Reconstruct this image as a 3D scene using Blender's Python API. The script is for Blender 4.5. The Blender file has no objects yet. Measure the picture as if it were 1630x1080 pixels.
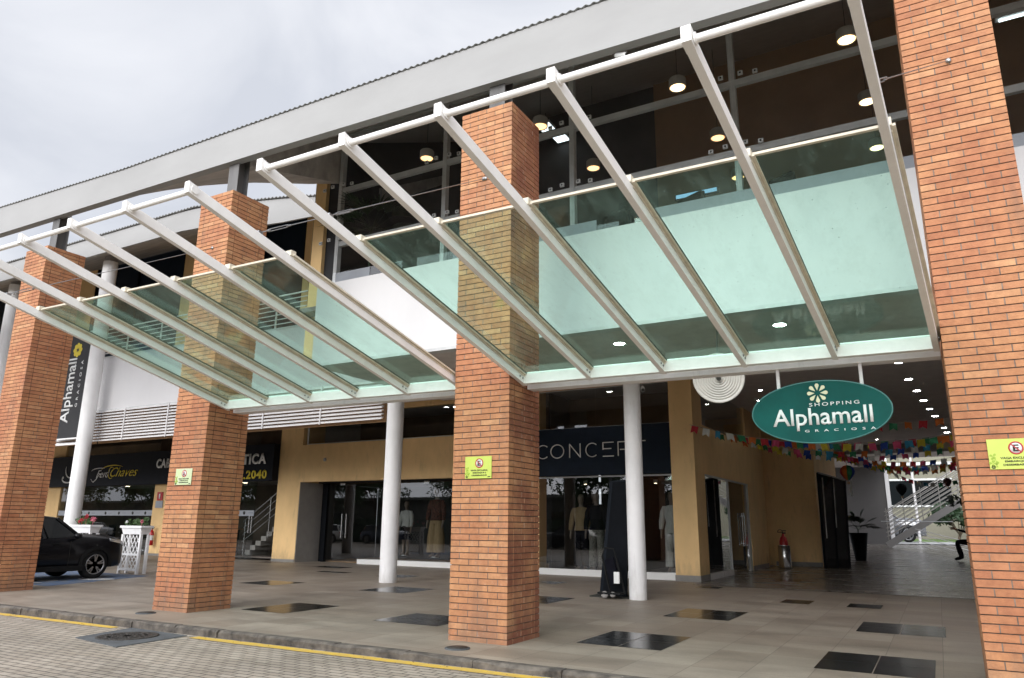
import bpy, bmesh, math, random
from mathutils import Vector, Matrix
random.seed(7)
SC = bpy.context.scene
COL = SC.collection
R = math.radians
# ------------------------------------------------------------------ camera
EYE = 1.45
cam_d = bpy.data.cameras.new('camera'); cam = bpy.data.objects.new('camera', cam_d); COL.objects.link(cam)
yaw, pit, rol = R(29.44846337), R(14.26895953), R(0.49595303)
f = Vector((-math.sin(yaw)*math.cos(pit), math.cos(yaw)*math.cos(pit), math.sin(pit)))
r0 = Vector((math.cos(yaw), math.sin(yaw), 0)); u0 = r0.cross(f)
rr = math.cos(rol)*r0 + math.sin(rol)*u0; uu = -math.sin(rol)*r0 + math.cos(rol)*u0
m = Matrix((rr, uu, -f)).transposed().to_4x4(); m.translation = (0, 0, EYE)
cam.matrix_world = m
cam_d.lens = 25.874; cam_d.sensor_width = 36; cam_d.sensor_fit = 'HORIZONTAL'
cam_d.clip_start = 0.05; cam_d.clip_end = 3000
SC.camera = cam
# ------------------------------------------------------------------ sky, sun, exposure
SUN_EL, SUN_AZ = R(24), R(181)          # azimuth of the sun measured from +Y clockwise
W = bpy.data.worlds.new('World'); SC.world = W; W.use_nodes = True
nt = W.node_tree; nt.nodes.clear()
def N(nt, t, **k):
    n = nt.nodes.new(t)
    for a, b in k.items(): setattr(n, a, b)
    return n
out = N(nt, 'ShaderNodeOutputWorld'); bg = N(nt, 'ShaderNodeBackground'); bg.inputs[1].default_value = 0.1
sky = N(nt, 'ShaderNodeTexSky', sky_type='NISHITA', sun_disc=False); sky.sun_elevation = SUN_EL; sky.sun_rotation = SUN_AZ
tc = N(nt, 'ShaderNodeTexCoord'); mp = N(nt, 'ShaderNodeMapping'); mp.inputs['Scale'].default_value = (1, 1, 1.7)
n1 = N(nt, 'ShaderNodeTexNoise'); n1.inputs['Scale'].default_value = 2.6; n1.inputs['Detail'].default_value = 8; n1.inputs['Roughness'].default_value = 0.52
n1.inputs['Distortion'].default_value = 0.6
cr = N(nt, 'ShaderNodeValToRGB'); cr.color_ramp.elements[0].position = 0.40; cr.color_ramp.elements[1].position = 0.62
cr.color_ramp.elements[0].color = (5.4, 5.65, 6.25, 1); cr.color_ramp.elements[1].color = (7.0, 7.15, 7.6, 1)
mx = N(nt, 'ShaderNodeMixRGB'); mx.inputs[0].default_value = 0.96
L = nt.links.new
L(tc.outputs['Generated'], mp.inputs['Vector']); L(mp.outputs[0], n1.inputs['Vector']); L(n1.outputs['Fac'], cr.inputs[0])
# an overcast sky is brighter round the veiled sun (behind the camera) and overhead
nrm = N(nt, 'ShaderNodeVectorMath', operation='NORMALIZE'); L(tc.outputs['Generated'], nrm.inputs[0])
dt = N(nt, 'ShaderNodeVectorMath', operation='DOT_PRODUCT'); L(nrm.outputs[0], dt.inputs[0])
sd = Vector((math.sin(SUN_AZ)*math.cos(SUN_EL), math.cos(SUN_AZ)*math.cos(SUN_EL), math.sin(SUN_EL)))
dt.inputs[1].default_value = sd
mr = N(nt, 'ShaderNodeMapRange'); mr.inputs[1].default_value = 0.1; mr.inputs[2].default_value = 1.0
mr.inputs[3].default_value = 1.0; mr.inputs[4].default_value = 4.1
L(dt.outputs['Value'], mr.inputs[0])
sc_ = N(nt, 'ShaderNodeVectorMath', operation='SCALE'); L(cr.outputs[0], sc_.inputs[0]); L(mr.outputs[0], sc_.inputs['Scale'])
L(sky.outputs[0], mx.inputs[1]); L(sc_.outputs[0], mx.inputs[2]); L(mx.outputs[0], bg.inputs[0]); L(bg.outputs[0], out.inputs[0])
sl = bpy.data.lights.new('sun', 'SUN'); so = bpy.data.objects.new('sun', sl); COL.objects.link(so)
sl.energy = 1.5; sl.angle = R(35); sl.color = (1, 0.965, 0.91)
so.rotation_euler = (-sd).to_track_quat('-Z', 'Y').to_euler()
SC.view_settings.view_transform = 'Standard'; SC.view_settings.look = 'None'; SC.view_settings.gamma = 1
SC.view_settings.exposure = 0.38
SC.cycles.max_bounces = 10; SC.cycles.transparent_max_bounces = 24; SC.cycles.diffuse_bounces = 5; SC.cycles.glossy_bounces = 4
SC.cycles.sample_clamp_indirect = 4.0
# ------------------------------------------------------------------ materials
def mat(name, col, rough=0.6, metal=0.0, var=0.0, scale=3.0, bump=0.0, bscale=40.0, col2=None, island=0.0, spec=0.5, coat=0.0, stretch=None, foot=0.0):
    M = bpy.data.materials.new(name); M.use_nodes = True; t = M.node_tree; b = t.nodes['Principled BSDF']
    b.inputs['Base Color'].default_value = (*col, 1); b.inputs['Roughness'].default_value = rough; b.inputs['Metallic'].default_value = metal
    b.inputs['Specular IOR Level'].default_value = spec
    if coat: b.inputs['Coat Weight'].default_value = coat
    k = t.links.new
    co = N(t, 'ShaderNodeTexCoord'); src = co.outputs['Object']
    if stretch:
        q = N(t, 'ShaderNodeMapping'); q.inputs['Scale'].default_value = stretch; k(src, q.inputs[0]); src = q.outputs[0]
    if var or col2:
        n = N(t, 'ShaderNodeTexNoise'); n.inputs['Scale'].default_value = scale; n.inputs['Detail'].default_value = 6; n.inputs['Roughness'].default_value = 0.62
        k(src, n.inputs['Vector'])
        c = N(t, 'ShaderNodeValToRGB'); c.color_ramp.elements[0].position = 0.33; c.color_ramp.elements[1].position = 0.67
        a = col2 if col2 else tuple(v*(1-var) for v in col)
        z = col if col2 else tuple(min(1, v*(1+var*0.5)) for v in col)
        c.color_ramp.elements[0].color = (*a, 1); c.color_ramp.elements[1].color = (*z, 1)
        k(n.outputs['Fac'], c.inputs[0]); k(c.outputs[0], b.inputs['Base Color'])
    if foot:       # splash dirt and scuffs near the ground, drips above
        g_ = N(t, 'ShaderNodeNewGeometry'); sx = N(t, 'ShaderNodeSeparateXYZ'); k(g_.outputs['Position'], sx.inputs[0]); mz = N(t, 'ShaderNodeMapRange'); mz.inputs[1].default_value = 0.0; mz.inputs[2].default_value = 0.6; mz.inputs[3].default_value = 0.30; mz.inputs[4].default_value = 0.0; k(sx.outputs['Z'], mz.inputs[0])
        qd = N(t, 'ShaderNodeMapping'); qd.inputs['Scale'].default_value = (4, 4, 0.9); k(co.outputs['Object'], qd.inputs[0]); nd_ = N(t, 'ShaderNodeTexNoise'); nd_.inputs['Scale'].default_value = 1.5; nd_.inputs['Detail'].default_value = 8; nd_.inputs['Roughness'].default_value = 0.7; k(qd.outputs[0], nd_.inputs['Vector'])
        ad_ = N(t, 'ShaderNodeMath', operation='ADD'); k(nd_.outputs['Fac'], ad_.inputs[0]); k(mz.outputs[0], ad_.inputs[1]); mg = N(t, 'ShaderNodeMapRange'); mg.inputs[1].default_value = 0.56; mg.inputs[2].default_value = 0.9; mg.inputs[4].default_value = foot; k(ad_.outputs[0], mg.inputs[0])
        hg_ = N(t, 'ShaderNodeMixRGB'); k(mg.outputs[0], hg_.inputs[0]); k(c.outputs[0], hg_.inputs[1]); hg_.inputs[2].default_value = (0.17, 0.13, 0.09, 1); k(hg_.outputs[0], b.inputs['Base Color'])
    if bump:
        n = N(t, 'ShaderNodeTexNoise'); n.inputs['Scale'].default_value = bscale; n.inputs['Detail'].default_value = 5; k(src, n.inputs['Vector'])
        p = N(t, 'ShaderNodeBump'); p.inputs['Strength'].default_value = bump; p.inputs['Distance'].default_value = 0.02
        k(n.outputs['Fac'], p.inputs['Height']); k(p.outputs[0], b.inputs['Normal'])
    return M
def emit(name, col, s):
    M = bpy.data.materials.new(name); M.use_nodes = True; b = M.node_tree.nodes['Principled BSDF']
    b.inputs['Base Color'].default_value = (*col, 1); b.inputs['Emission Color'].default_value = (*col, 1); b.inputs['Emission Strength'].default_value = s
    return M
def glass(name, tint, ior=1.45, rough=0.0, dirt=None, refl=(1, 1, 1)):
    M = bpy.data.materials.new(name); M.use_nodes = True; t = M.node_tree; t.nodes.remove(t.nodes['Principled BSDF']); k = t.links.new
    o = t.nodes['Material Output']; tr = N(t, 'ShaderNodeBsdfTransparent'); tr.inputs[0].default_value = (*tint, 1)
    g = N(t, 'ShaderNodeBsdfGlossy'); g.inputs['Roughness'].default_value = rough; g.inputs[0].default_value = (*refl, 1)
    lw = N(t, 'ShaderNodeLayerWeight'); lw.inputs[0].default_value = 0.5; pw = N(t, 'ShaderNodeMath', operation='POWER'); pw.inputs[1].default_value = 5; k(lw.outputs['Facing'], pw.inputs[0])
    f0 = ((ior-1)/(ior+1))**2; fr = N(t, 'ShaderNodeMath', operation='MULTIPLY_ADD'); fr.inputs[1].default_value = 1-f0; fr.inputs[2].default_value = f0; k(pw.outputs[0], fr.inputs[0]); ms = N(t, 'ShaderNodeMixShader')
    k(fr.outputs[0], ms.inputs[0]); k(tr.outputs[0], ms.inputs[1]); k(g.outputs[0], ms.inputs[2])
    last = ms.outputs[0]
    if dirt:
        co = N(t, 'ShaderNodeTexCoord'); mpn = N(t, 'ShaderNodeMapping'); mpn.inputs['Scale'].default_value = (1, 0.35, 1); k(co.outputs['Object'], mpn.inputs[0])
        n = N(t, 'ShaderNodeTexNoise'); n.inputs['Scale'].default_value = 5; n.inputs['Detail'].default_value = 9; n.inputs['Roughness'].default_value = 0.72; k(mpn.outputs[0], n.inputs['Vector'])
        vr = N(t, 'ShaderNodeTexVoronoi'); vr.inputs['Scale'].default_value = 9; k(co.outputs['Object'], vr.inputs['Vector'])
        lt = N(t, 'ShaderNodeMath', operation='LESS_THAN'); lt.inputs[1].default_value = 0.055; k(vr.outputs['Distance'], lt.inputs[0])
        m2 = N(t, 'ShaderNodeMapRange'); m2.inputs[1].default_value = 0.47; m2.inputs[2].default_value = 0.8; m2.inputs[3].default_value = dirt*0.35; m2.inputs[4].default_value = dirt*3; k(n.outputs['Fac'], m2.inputs[0])
        ml = N(t, 'ShaderNodeMath', operation='MULTIPLY'); ml.inputs[1].default_value = 0.35; k(lt.outputs[0], ml.inputs[0])
        ad = N(t, 'ShaderNodeMath', operation='ADD'); k(m2.outputs[0], ad.inputs[0]); k(ml.outputs[0], ad.inputs[1])
        df = N(t, 'ShaderNodeBsdfDiffuse'); df.inputs[0].default_value = (0.42, 0.5, 0.45, 1)
        tl = N(t, 'ShaderNodeBsdfTranslucent'); tl.inputs[0].default_value = (0.42, 0.55, 0.48, 1)
        ma = N(t, 'ShaderNodeMixShader'); ma.inputs[0].default_value = .5; k(df.outputs[0], ma.inputs[1]); k(tl.outputs[0], ma.inputs[2])
        m3 = N(t, 'ShaderNodeMixShader'); k(ad.outputs[0], m3.inputs[0]); k(last, m3.inputs[1]); k(ma.outputs[0], m3.inputs[2]); last = m3.outputs[0]
    k(last, o.inputs[0]); return M
def brickmat(name, white=0.0):
    M = bpy.data.materials.new(name); M.use_nodes = True; t = M.node_tree; b = t.nodes['Principled BSDF']; k = t.links.new
    g = N(t, 'ShaderNodeNewGeometry'); c = N(t, 'ShaderNodeValToRGB'); e = c.color_ramp.elements
    e[0].position = 0; e[0].color = (0.41, 0.182, 0.084, 1); e[1].position = 1; e[1].color = (0.52, 0.278, 0.138, 1)
    for p, q in ((0.15, (0.43, 0.193, 0.087, 1)), (0.55, (0.48, 0.233, 0.107, 1)), (0.85, (0.445, 0.202, 0.096, 1)), (0.93, (0.50, 0.255, 0.121, 1))):
        z = e.new(p); z.color = q
    k(g.outputs['Random Per Island'], c.inputs[0])
    co = N(t, 'ShaderNodeTexCoord'); n = N(t, 'ShaderNodeTexNoise'); n.inputs['Scale'].default_value = 7; n.inputs['Detail'].default_value = 8; n.inputs['Roughness'].default_value = 0.7
    k(co.outputs['Object'], n.inputs['Vector'])
    h = N(t, 'ShaderNodeMixRGB', blend_type='MULTIPLY'); h.inputs[0].default_value = 1
    c2 = N(t, 'ShaderNodeValToRGB'); c2.color_ramp.elements[0].position = 0.3; c2.color_ramp.elements[0].color = (0.74, 0.70, 0.70, 1); c2.color_ramp.elements[1].position = 0.62; c2.color_ramp.elements[1].color = (1.08, 1.08, 1.06, 1)
    k(n.outputs['Fac'], c2.inputs[0]); k(c.outputs[0], h.inputs[1]); k(c2.outputs[0], h.inputs[2])
    n3 = N(t, 'ShaderNodeTexNoise'); n3.inputs['Scale'].default_value = 0.9; n3.inputs['Detail'].default_value = 4; k(co.outputs['Object'], n3.inputs['Vector'])
    c3 = N(t, 'ShaderNodeValToRGB'); c3.color_ramp.elements[0].position = 0.35; c3.color_ramp.elements[0].color = (0.86, 0.74, 0.76, 1); c3.color_ramp.elements[1].position = 0.6; c3.color_ramp.elements[1].color = (1, 1, 1, 1)
    k(n3.outputs['Fac'], c3.inputs[0])
    h2 = N(t, 'ShaderNodeMixRGB', blend_type='MULTIPLY'); h2.inputs[0].default_value = 1; k(h.outputs[0], h2.inputs[1]); k(c3.outputs[0], h2.inputs[2])
    # splashed, dirty foot of the pillar and drip stains
    sx = N(t, 'ShaderNodeSeparateXYZ'); k(co.outputs['Object'], sx.inputs[0]); mz = N(t, 'ShaderNodeMapRange'); mz.inputs[1].default_value = 0.0; mz.inputs[2].default_value = 0.55; mz.inputs[3].default_value = 0.34; mz.inputs[4].default_value = 0.0; k(sx.outputs['Z'], mz.inputs[0])
    mpd = N(t, 'ShaderNodeMapping'); mpd.inputs['Scale'].default_value = (5, 5, 0.7); k(co.outputs['Object'], mpd.inputs[0]); nd_ = N(t, 'ShaderNodeTexNoise'); nd_.inputs['Scale'].default_value = 1.2; nd_.inputs['Detail'].default_value = 6; k(mpd.outputs[0], nd_.inputs['Vector'])
    ad_ = N(t, 'ShaderNodeMath', operation='ADD'); k(nd_.outputs['Fac'], ad_.inputs[0]); k(mz.outputs[0], ad_.inputs[1]); mg = N(t, 'ShaderNodeMapRange'); mg.inputs[1].default_value = 0.56; mg.inputs[2].default_value = 0.86; mg.inputs[4].default_value = 0.62; k(ad_.outputs[0], mg.inputs[0])
    hg_ = N(t, 'ShaderNodeMixRGB'); k(mg.outputs[0], hg_.inputs[0]); k(h2.outputs[0], hg_.inputs[1]); hg_.inputs[2].default_value = (0.20, 0.115, 0.075, 1)
    last = hg_.outputs[0]
    if white:      # one face goes dark red: damp, with the canopy's shade painted in
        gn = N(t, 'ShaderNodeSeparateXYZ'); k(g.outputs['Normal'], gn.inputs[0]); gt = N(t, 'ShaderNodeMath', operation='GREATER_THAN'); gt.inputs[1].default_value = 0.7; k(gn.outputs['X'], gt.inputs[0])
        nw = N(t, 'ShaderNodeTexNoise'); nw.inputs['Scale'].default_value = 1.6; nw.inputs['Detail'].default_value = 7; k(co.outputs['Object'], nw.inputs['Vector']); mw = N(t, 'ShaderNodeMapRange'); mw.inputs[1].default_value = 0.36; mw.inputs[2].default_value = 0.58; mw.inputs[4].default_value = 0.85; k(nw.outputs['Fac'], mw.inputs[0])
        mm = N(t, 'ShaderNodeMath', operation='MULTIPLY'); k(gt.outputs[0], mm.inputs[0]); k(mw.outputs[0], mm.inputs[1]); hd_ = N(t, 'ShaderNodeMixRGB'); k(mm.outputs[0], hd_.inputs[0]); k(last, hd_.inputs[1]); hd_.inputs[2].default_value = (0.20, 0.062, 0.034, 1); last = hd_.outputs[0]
    # whitish salt bloom
    n4 = N(t, 'ShaderNodeTexNoise'); n4.inputs['Scale'].default_value = 16; n4.inputs['Detail'].default_value = 9; n4.inputs['Roughness'].default_value = 0.8; k(co.outputs['Object'], n4.inputs['Vector'])
    m4 = N(t, 'ShaderNodeMapRange'); m4.inputs[1].default_value = 0.63 - white*0.06; m4.inputs[2].default_value = 0.80; m4.inputs[3].default_value = 0; m4.inputs[4].default_value = 0.30 + white*0.4
    k(n4.outputs['Fac'], m4.inputs[0])
    h3 = N(t, 'ShaderNodeMixRGB'); k(m4.outputs[0], h3.inputs[0]); k(last, h3.inputs[1]); h3.inputs[2].default_value = (0.62, 0.48, 0.40, 1)
    k(h3.outputs[0], b.inputs['Base Color']); b.inputs['Roughness'].default_value = 0.8
    n5 = N(t, 'ShaderNodeTexNoise'); n5.inputs['Scale'].default_value = 60; n5.inputs['Detail'].default_value = 4; k(co.outputs['Object'], n5.inputs['Vector'])
    p = N(t, 'ShaderNodeBump'); p.inputs['Strength'].default_value = 0.5; p.inputs['Distance'].default_value = 0.01; k(n5.outputs['Fac'], p.inputs['Height']); k(p.outputs[0], b.inputs['Normal'])
    return M
def tilemat(name, bw, bh, mort, c1, c2, mc, rough, off=0.0, origin=(0, 0), noise=0.25, rot=0.0, bump=0.3, nscale=1.3, varr=0.0):
    M = bpy.data.materials.new(name); M.use_nodes = True; t = M.node_tree; b = t.nodes['Principled BSDF']; k = t.links.new
    co = N(t, 'ShaderNodeTexCoord'); mp = N(t, 'ShaderNodeMapping'); mp.inputs['Location'].default_value = (-origin[0], -origin[1], 0); mp.inputs['Rotation'].default_value = (0, 0, rot); k(co.outputs['Object'], mp.inputs[0])
    br = N(t, 'ShaderNodeTexBrick'); br.offset = off; br.inputs['Scale'].default_value = 1; br.inputs['Brick Width'].default_value = bw; br.inputs['Row Height'].default_value = bh
    br.inputs['Mortar Size'].default_value = mort; br.inputs['Mortar Smooth'].default_value = 0.2; br.inputs['Color1'].default_value = (*c1, 1); br.inputs['Color2'].default_value = (*c2, 1); br.inputs['Mortar'].default_value = (*mc, 1); br.inputs['Bias'].default_value = 0
    k(mp.outputs[0], br.inputs['Vector'])
    n = N(t, 'ShaderNodeTexNoise'); n.inputs['Scale'].default_value = nscale; n.inputs['Detail'].default_value = 10; n.inputs['Roughness'].default_value = 0.65; n.inputs['Distortion'].default_value = 0.4
    q = N(t, 'ShaderNodeMapping'); q.inputs['Scale'].default_value = (1, 2.2, 1); k(co.outputs['Object'], q.inputs[0]); k(q.outputs[0], n.inputs['Vector'])
    c = N(t, 'ShaderNodeValToRGB'); c.color_ramp.elements[0].position = 0.32; c.color_ramp.elements[1].position = 0.68
    c.color_ramp.elements[0].color = (1-noise, 1-noise, 1-noise*1.05, 1); c.color_ramp.elements[1].color = (1+noise*0.4, 1+noise*0.38, 1+noise*0.32, 1); k(n.outputs['Fac'], c.inputs[0])
    h = N(t, 'ShaderNodeMixRGB', blend_type='MULTIPLY'); h.inputs[0].default_value = 1; k(br.outputs['Color'], h.inputs[1]); k(c.outputs[0], h.inputs[2])
    n2 = N(t, 'ShaderNodeTexNoise'); n2.inputs['Scale'].default_value = 38; n2.inputs['Detail'].default_value = 6; k(co.outputs['Object'], n2.inputs['Vector'])
    c2_ = N(t, 'ShaderNodeValToRGB'); c2_.color_ramp.elements[0].color = (0.8, 0.8, 0.8, 1); c2_.color_ramp.elements[1].color = (1.15, 1.15, 1.15, 1); k(n2.outputs['Fac'], c2_.inputs[0])
    h2 = N(t, 'ShaderNodeMixRGB', blend_type='MULTIPLY'); h2.inputs[0].default_value = 1; k(h.outputs[0], h2.inputs[1]); k(c2_.outputs[0], h2.inputs[2])
    k(h2.outputs[0], b.inputs['Base Color'])
    rr_ = N(t, 'ShaderNodeMapRange'); rr_.inputs[3].default_value = rough-varr; rr_.inputs[4].default_value = rough+varr; k(n.outputs['Fac'], rr_.inputs[0]); k(rr_.outputs[0], b.inputs['Roughness'])
    p = N(t, 'ShaderNodeBump'); p.inputs['Strength'].default_value = bump; p.inputs['Distance'].default_value = 0.01
    iv = N(t, 'ShaderNodeMath', operation='SUBTRACT'); iv.inputs[0].default_value = 1; k(br.outputs['Fac'], iv.inputs[1])
    a2 = N(t, 'ShaderNodeMath', operation='MULTIPLY_ADD'); a2.inputs[1].default_value = 0.25; k(n2.outputs['Fac'], a2.inputs[0]); k(iv.outputs[0], a2.inputs[2]); k(a2.outputs[0], p.inputs['Height']); k(p.outputs[0], b.inputs['Normal'])
    return M
m_white = mat('white paint', (0.82, 0.81, 0.80), 0.55, var=0.08, scale=1.2, bump=0.05, foot=0.35)
m_parapet = mat('parapet render', (0.64, 0.63, 0.63), 0.7, var=0.07, scale=0.6, bump=0.08, bscale=90, stretch=(1, 1, 0.35))
m_steel = mat('canopy steel paint', (0.86, 0.84, 0.80), 0.42, var=0.06, scale=5, bump=0.06, spec=0.5)
m_beige = mat('canopy cream trim', (0.66, 0.60, 0.47), 0.5, var=0.15, scale=8)
m_gasket = mat('glazing gasket', (0.02, 0.03, 0.025), 0.6)
m_cable = mat('cable steel', (0.35, 0.35, 0.35), 0.35, 0.9)
m_chrome = mat('polished steel', (0.62, 0.62, 0.62), 0.22, 1.0)
m_fascia = mat('roof fascia', (0.325, 0.32, 0.31), 0.65, scale=0.8, col2=(0.285, 0.28, 0.27), stretch=(0.5, 1, 1.2))
m_under = mat('roof underside', (0.42, 0.385, 0.35), 0.8, var=0.28, scale=2.2, stretch=(0.35, 1.6, 1))
m_corr = mat('corrugated roofing', (0.24, 0.24, 0.235), 0.7, var=0.3, scale=4)
m_post = mat('dark steel post', (0.13, 0.125, 0.12), 0.6, var=0.35, scale=2, stretch=(1, 1, 0.25))
m_yellow = mat('ochre wall paint', (0.76, 0.515, 0.24), 0.75, var=0.12, scale=1.1, bump=0.1, bscale=60, stretch=(1, 1, 0.5), foot=0.55)
m_skirt = mat('skirting stone', (0.20, 0.19, 0.175), 0.6, var=0.2)
m_ceil = mat('ceiling board', (0.66, 0.61, 0.58), 0.8, var=0.08)
m_soffit = mat('soffit board', (0.60, 0.55, 0.52), 0.8, var=0.12)
m_greyw = mat('grey wall', (0.30, 0.285, 0.27), 0.8, var=0.07)
m_jamb = mat('jamb grey', (0.36, 0.34, 0.31), 0.7, var=0.1)
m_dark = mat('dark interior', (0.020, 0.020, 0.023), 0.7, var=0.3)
m_brown = mat('brown interior', (0.42, 0.25, 0.13), 0.8, var=0.18, scale=0.7)
m_mezz = mat('mezzanine wall paint', (0.22, 0.15, 0.10), 0.8, var=0.4, scale=0.6)
m_int_floor = mat('interior floor', (0.12, 0.10, 0.085), 0.4)
m_black = mat('black panel', (0.006, 0.007, 0.009), 0.6, var=0.2, spec=0.06)
m_navy = mat('navy sign face', (0.006, 0.012, 0.022), 0.6, var=0.2, spec=0.15)
m_blacksign = mat('charcoal sign face', (0.009, 0.011, 0.016), 0.6, var=0.2, spec=0.15)
m_frame = mat('grey aluminium frame', (0.56, 0.565, 0.56), 0.5, 0.0, var=0.15)
m_greyband = mat('frosted film', (0.30, 0.32, 0.35), 0.6, var=0.08)
m_louvre = mat('louvre blade paint', (0.68, 0.66, 0.65), 0.5, var=0.08)
m_letter = mat('pale letter', (0.80, 0.78, 0.72), 0.5)
m_letter_w = mat('white letter', (0.72, 0.72, 0.70), 0.5)
m_letter_y = mat('yellow letter', (0.70, 0.55, 0.03), 0.5)
m_cream = mat('cream letter', (0.66, 0.63, 0.42), 0.5)
m_teal = mat('teal sign face', (0.002, 0.074, 0.064), 0.5, var=0.25, scale=2.0, spec=0.12)
m_tealedge = mat('teal sign rim', (0.06, 0.20, 0.19), 0.4)
m_plate = mat('lime plate', (0.50, 0.58, 0.10), 0.5, var=0.08)
m_plate_pale = mat('faded plate', (0.52, 0.55, 0.38), 0.5, var=0.15, scale=6, col2=(0.50, 0.60, 0.30))
m_leafprint = mat('darker lime print', (0.28, 0.40, 0.03), 0.5)
m_red = mat('red ring paint', (0.42, 0.02, 0.03), 0.5)
m_pwhite = mat('plate white', (0.72, 0.72, 0.70), 0.5)
m_ink = mat('black ink', (0.02, 0.02, 0.015), 0.6)
m_extred = mat('extinguisher red', (0.42, 0.012, 0.012), 0.3)
m_rubber = mat('black rubber', (0.012, 0.012, 0.012), 0.75, spec=0.15)
m_carpaint = mat('black car paint', (0.004, 0.004, 0.006), 0.3, 0.0, coat=0.25, spec=0.25)
m_carwhite = mat('white car paint', (0.7, 0.7, 0.7), 0.25, coat=1.0)
m_carblue = mat('dark blue car paint', (0.012, 0.02, 0.05), 0.25, coat=1.0)
m_carglass = mat('tinted car glass', (0.008, 0.010, 0.011), 0.06, spec=0.35)
m_cladding = mat('car cladding', (0.010, 0.010, 0.010), 0.7, spec=0.2)
m_rim = mat('alloy rim', (0.42, 0.42, 0.43), 0.3, 0.9)
m_lamp = mat('head lamp lens', (0.45, 0.47, 0.5), 0.08, 0.3, spec=0.9)
m_soil = mat('soil', (0.03, 0.02, 0.012), 0.95)
m_leaf = mat('leaf green', (0.055, 0.11, 0.03), 0.55, var=0.5, scale=3)
m_leafd = mat('dark leaf green', (0.02, 0.045, 0.016), 0.5, var=0.5, scale=3)
m_bark = mat('bark', (0.09, 0.065, 0.045), 0.9, var=0.4, scale=10, bump=0.5)
m_flr = mat('red petals', (0.5, 0.03, 0.05), 0.6)
m_flp = mat('pink petals', (0.62, 0.16, 0.22), 0.6)
m_flw = mat('white petals', (0.7, 0.68, 0.7), 0.6)
m_skin = mat('skin', (0.36, 0.20, 0.13), 0.5)
m_mskin = mat('mannequin shell', (0.22, 0.165, 0.13), 0.35)
m_cloth_d = mat('dark cloth', (0.009, 0.009, 0.013), 0.95, var=0.3, spec=0.05)
m_cloth_b = mat('beige cloth', (0.33, 0.23, 0.12), 0.9, var=0.2, stretch=(12, 12, 0.8))
m_cloth_p = mat('printed blouse', (0.15, 0.05, 0.03), 0.9, col2=(0.015, 0.012, 0.01), scale=22)
m_cloth_r = mat('burgundy cloth', (0.10, 0.012, 0.02), 0.9)
m_cloth_s = mat('speckled cloth', (0.34, 0.32, 0.27), 0.9, col2=(0.01, 0.01, 0.01), scale=34)
m_cloth_w = mat('white cloth', (0.55, 0.55, 0.52), 0.9, var=0.2, stretch=(10, 10, 1))
m_shade = mat('lamp shade grey', (0.55, 0.52, 0.47), 0.5)
m_warm = emit('warm bulb', (1.0, 0.72, 0.38), 4.5)
m_warm2 = emit('warm bulb dim', (1.0, 0.60, 0.27), 2.2)
m_cool = emit('cool lamp', (0.98, 0.97, 0.96), 35.0)
m_tube = emit('fluorescent lamp', (0.80, 0.95, 0.98), 2.2)
m_glow = emit('shop lamp', (1.0, 0.86, 0.62), 8.0)
m_disc = mat('ribbed dish', (0.50, 0.49, 0.44), 0.5, var=0.15)
m_gglass = glass('green canopy glass', (0.80, 0.955, 0.90), 1.5, rough=0.09, dirt=0.04, refl=(0.85, 1, 0.93))
m_sglass = glass('shop glass', (0.66, 0.69, 0.69), 1.75)
m_uglass = glass('upper glass', (0.90, 0.91, 0.91), 1.72)
m_kerb = mat('kerb stone', (0.17, 0.145, 0.12), 0.9, col2=(0.035, 0.03, 0.026), scale=4.5, bump=0.6, bscale=25)
m_line = mat('worn yellow road paint', (0.66, 0.42, 0.035), 0.75, col2=(0.52, 0.35, 0.10), scale=9, bump=0.4)
m_blue = mat('worn blue parking paint', (0.045, 0.105, 0.23), 0.8, col2=(0.15, 0.16, 0.17), scale=5)
m_bluew = mat('worn white parking paint', (0.42, 0.43, 0.44), 0.8, var=0.3, scale=8)
m_iron = mat('cast iron', (0.055, 0.05, 0.045), 0.6, 0.4, var=0.4, scale=18, bump=0.5)
m_conc = mat('concrete collar', (0.085, 0.09, 0.095), 0.85, var=0.3, scale=5, bump=0.4)
m_granite = mat('polished black granite', (0.022, 0.023, 0.023), 0.2, var=0.5, scale=30, spec=0.3)
m_brick = brickmat('fair faced brick'); m_brick_s = brickmat('salt stained shaded brick', 1.0)
m_mortar = mat('dark raked mortar', (0.12, 0.082, 0.062), 0.95, var=0.3, scale=9, bump=0.3)
m_perp_s = mat('salt crusted upright mortar', (0.58, 0.52, 0.46), 0.95, col2=(0.22, 0.17, 0.14), scale=5, bump=0.3)
m_perp = mat('light upright mortar', (0.27, 0.22, 0.18), 0.95, col2=(0.13, 0.095, 0.075), scale=6, bump=0.3)
m_mortar_s = mat('salt bleached mortar', (0.40, 0.35, 0.31), 0.95, col2=(0.12, 0.085, 0.07), scale=4, bump=0.3)
m_road = tilemat('road block paving', 0.225, 0.112, 0.010, (0.325, 0.275, 0.22), (0.405, 0.352, 0.29), (0.085, 0.07, 0.055), 0.88, off=0.5, noise=0.30, bump=0.6, rot=0.0, nscale=0.7)
m_pave = tilemat('porcelain floor tile', 0.60, 0.65, 0.0035, (0.255, 0.208, 0.165), (0.33, 0.28, 0.228), (0.11, 0.09, 0.072), 0.5, origin=(-1.33, 9.13), noise=0.30, bump=0.12, nscale=0.8, varr=0.12)
m_pass = tilemat('passage floor tile', 0.62, 0.62, 0.005, (0.17, 0.148, 0.128), (0.22, 0.195, 0.17), (0.05, 0.05, 0.05), 0.26, origin=(0, 0), noise=0.2, bump=0.1, nscale=0.6, varr=0.1)
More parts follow.
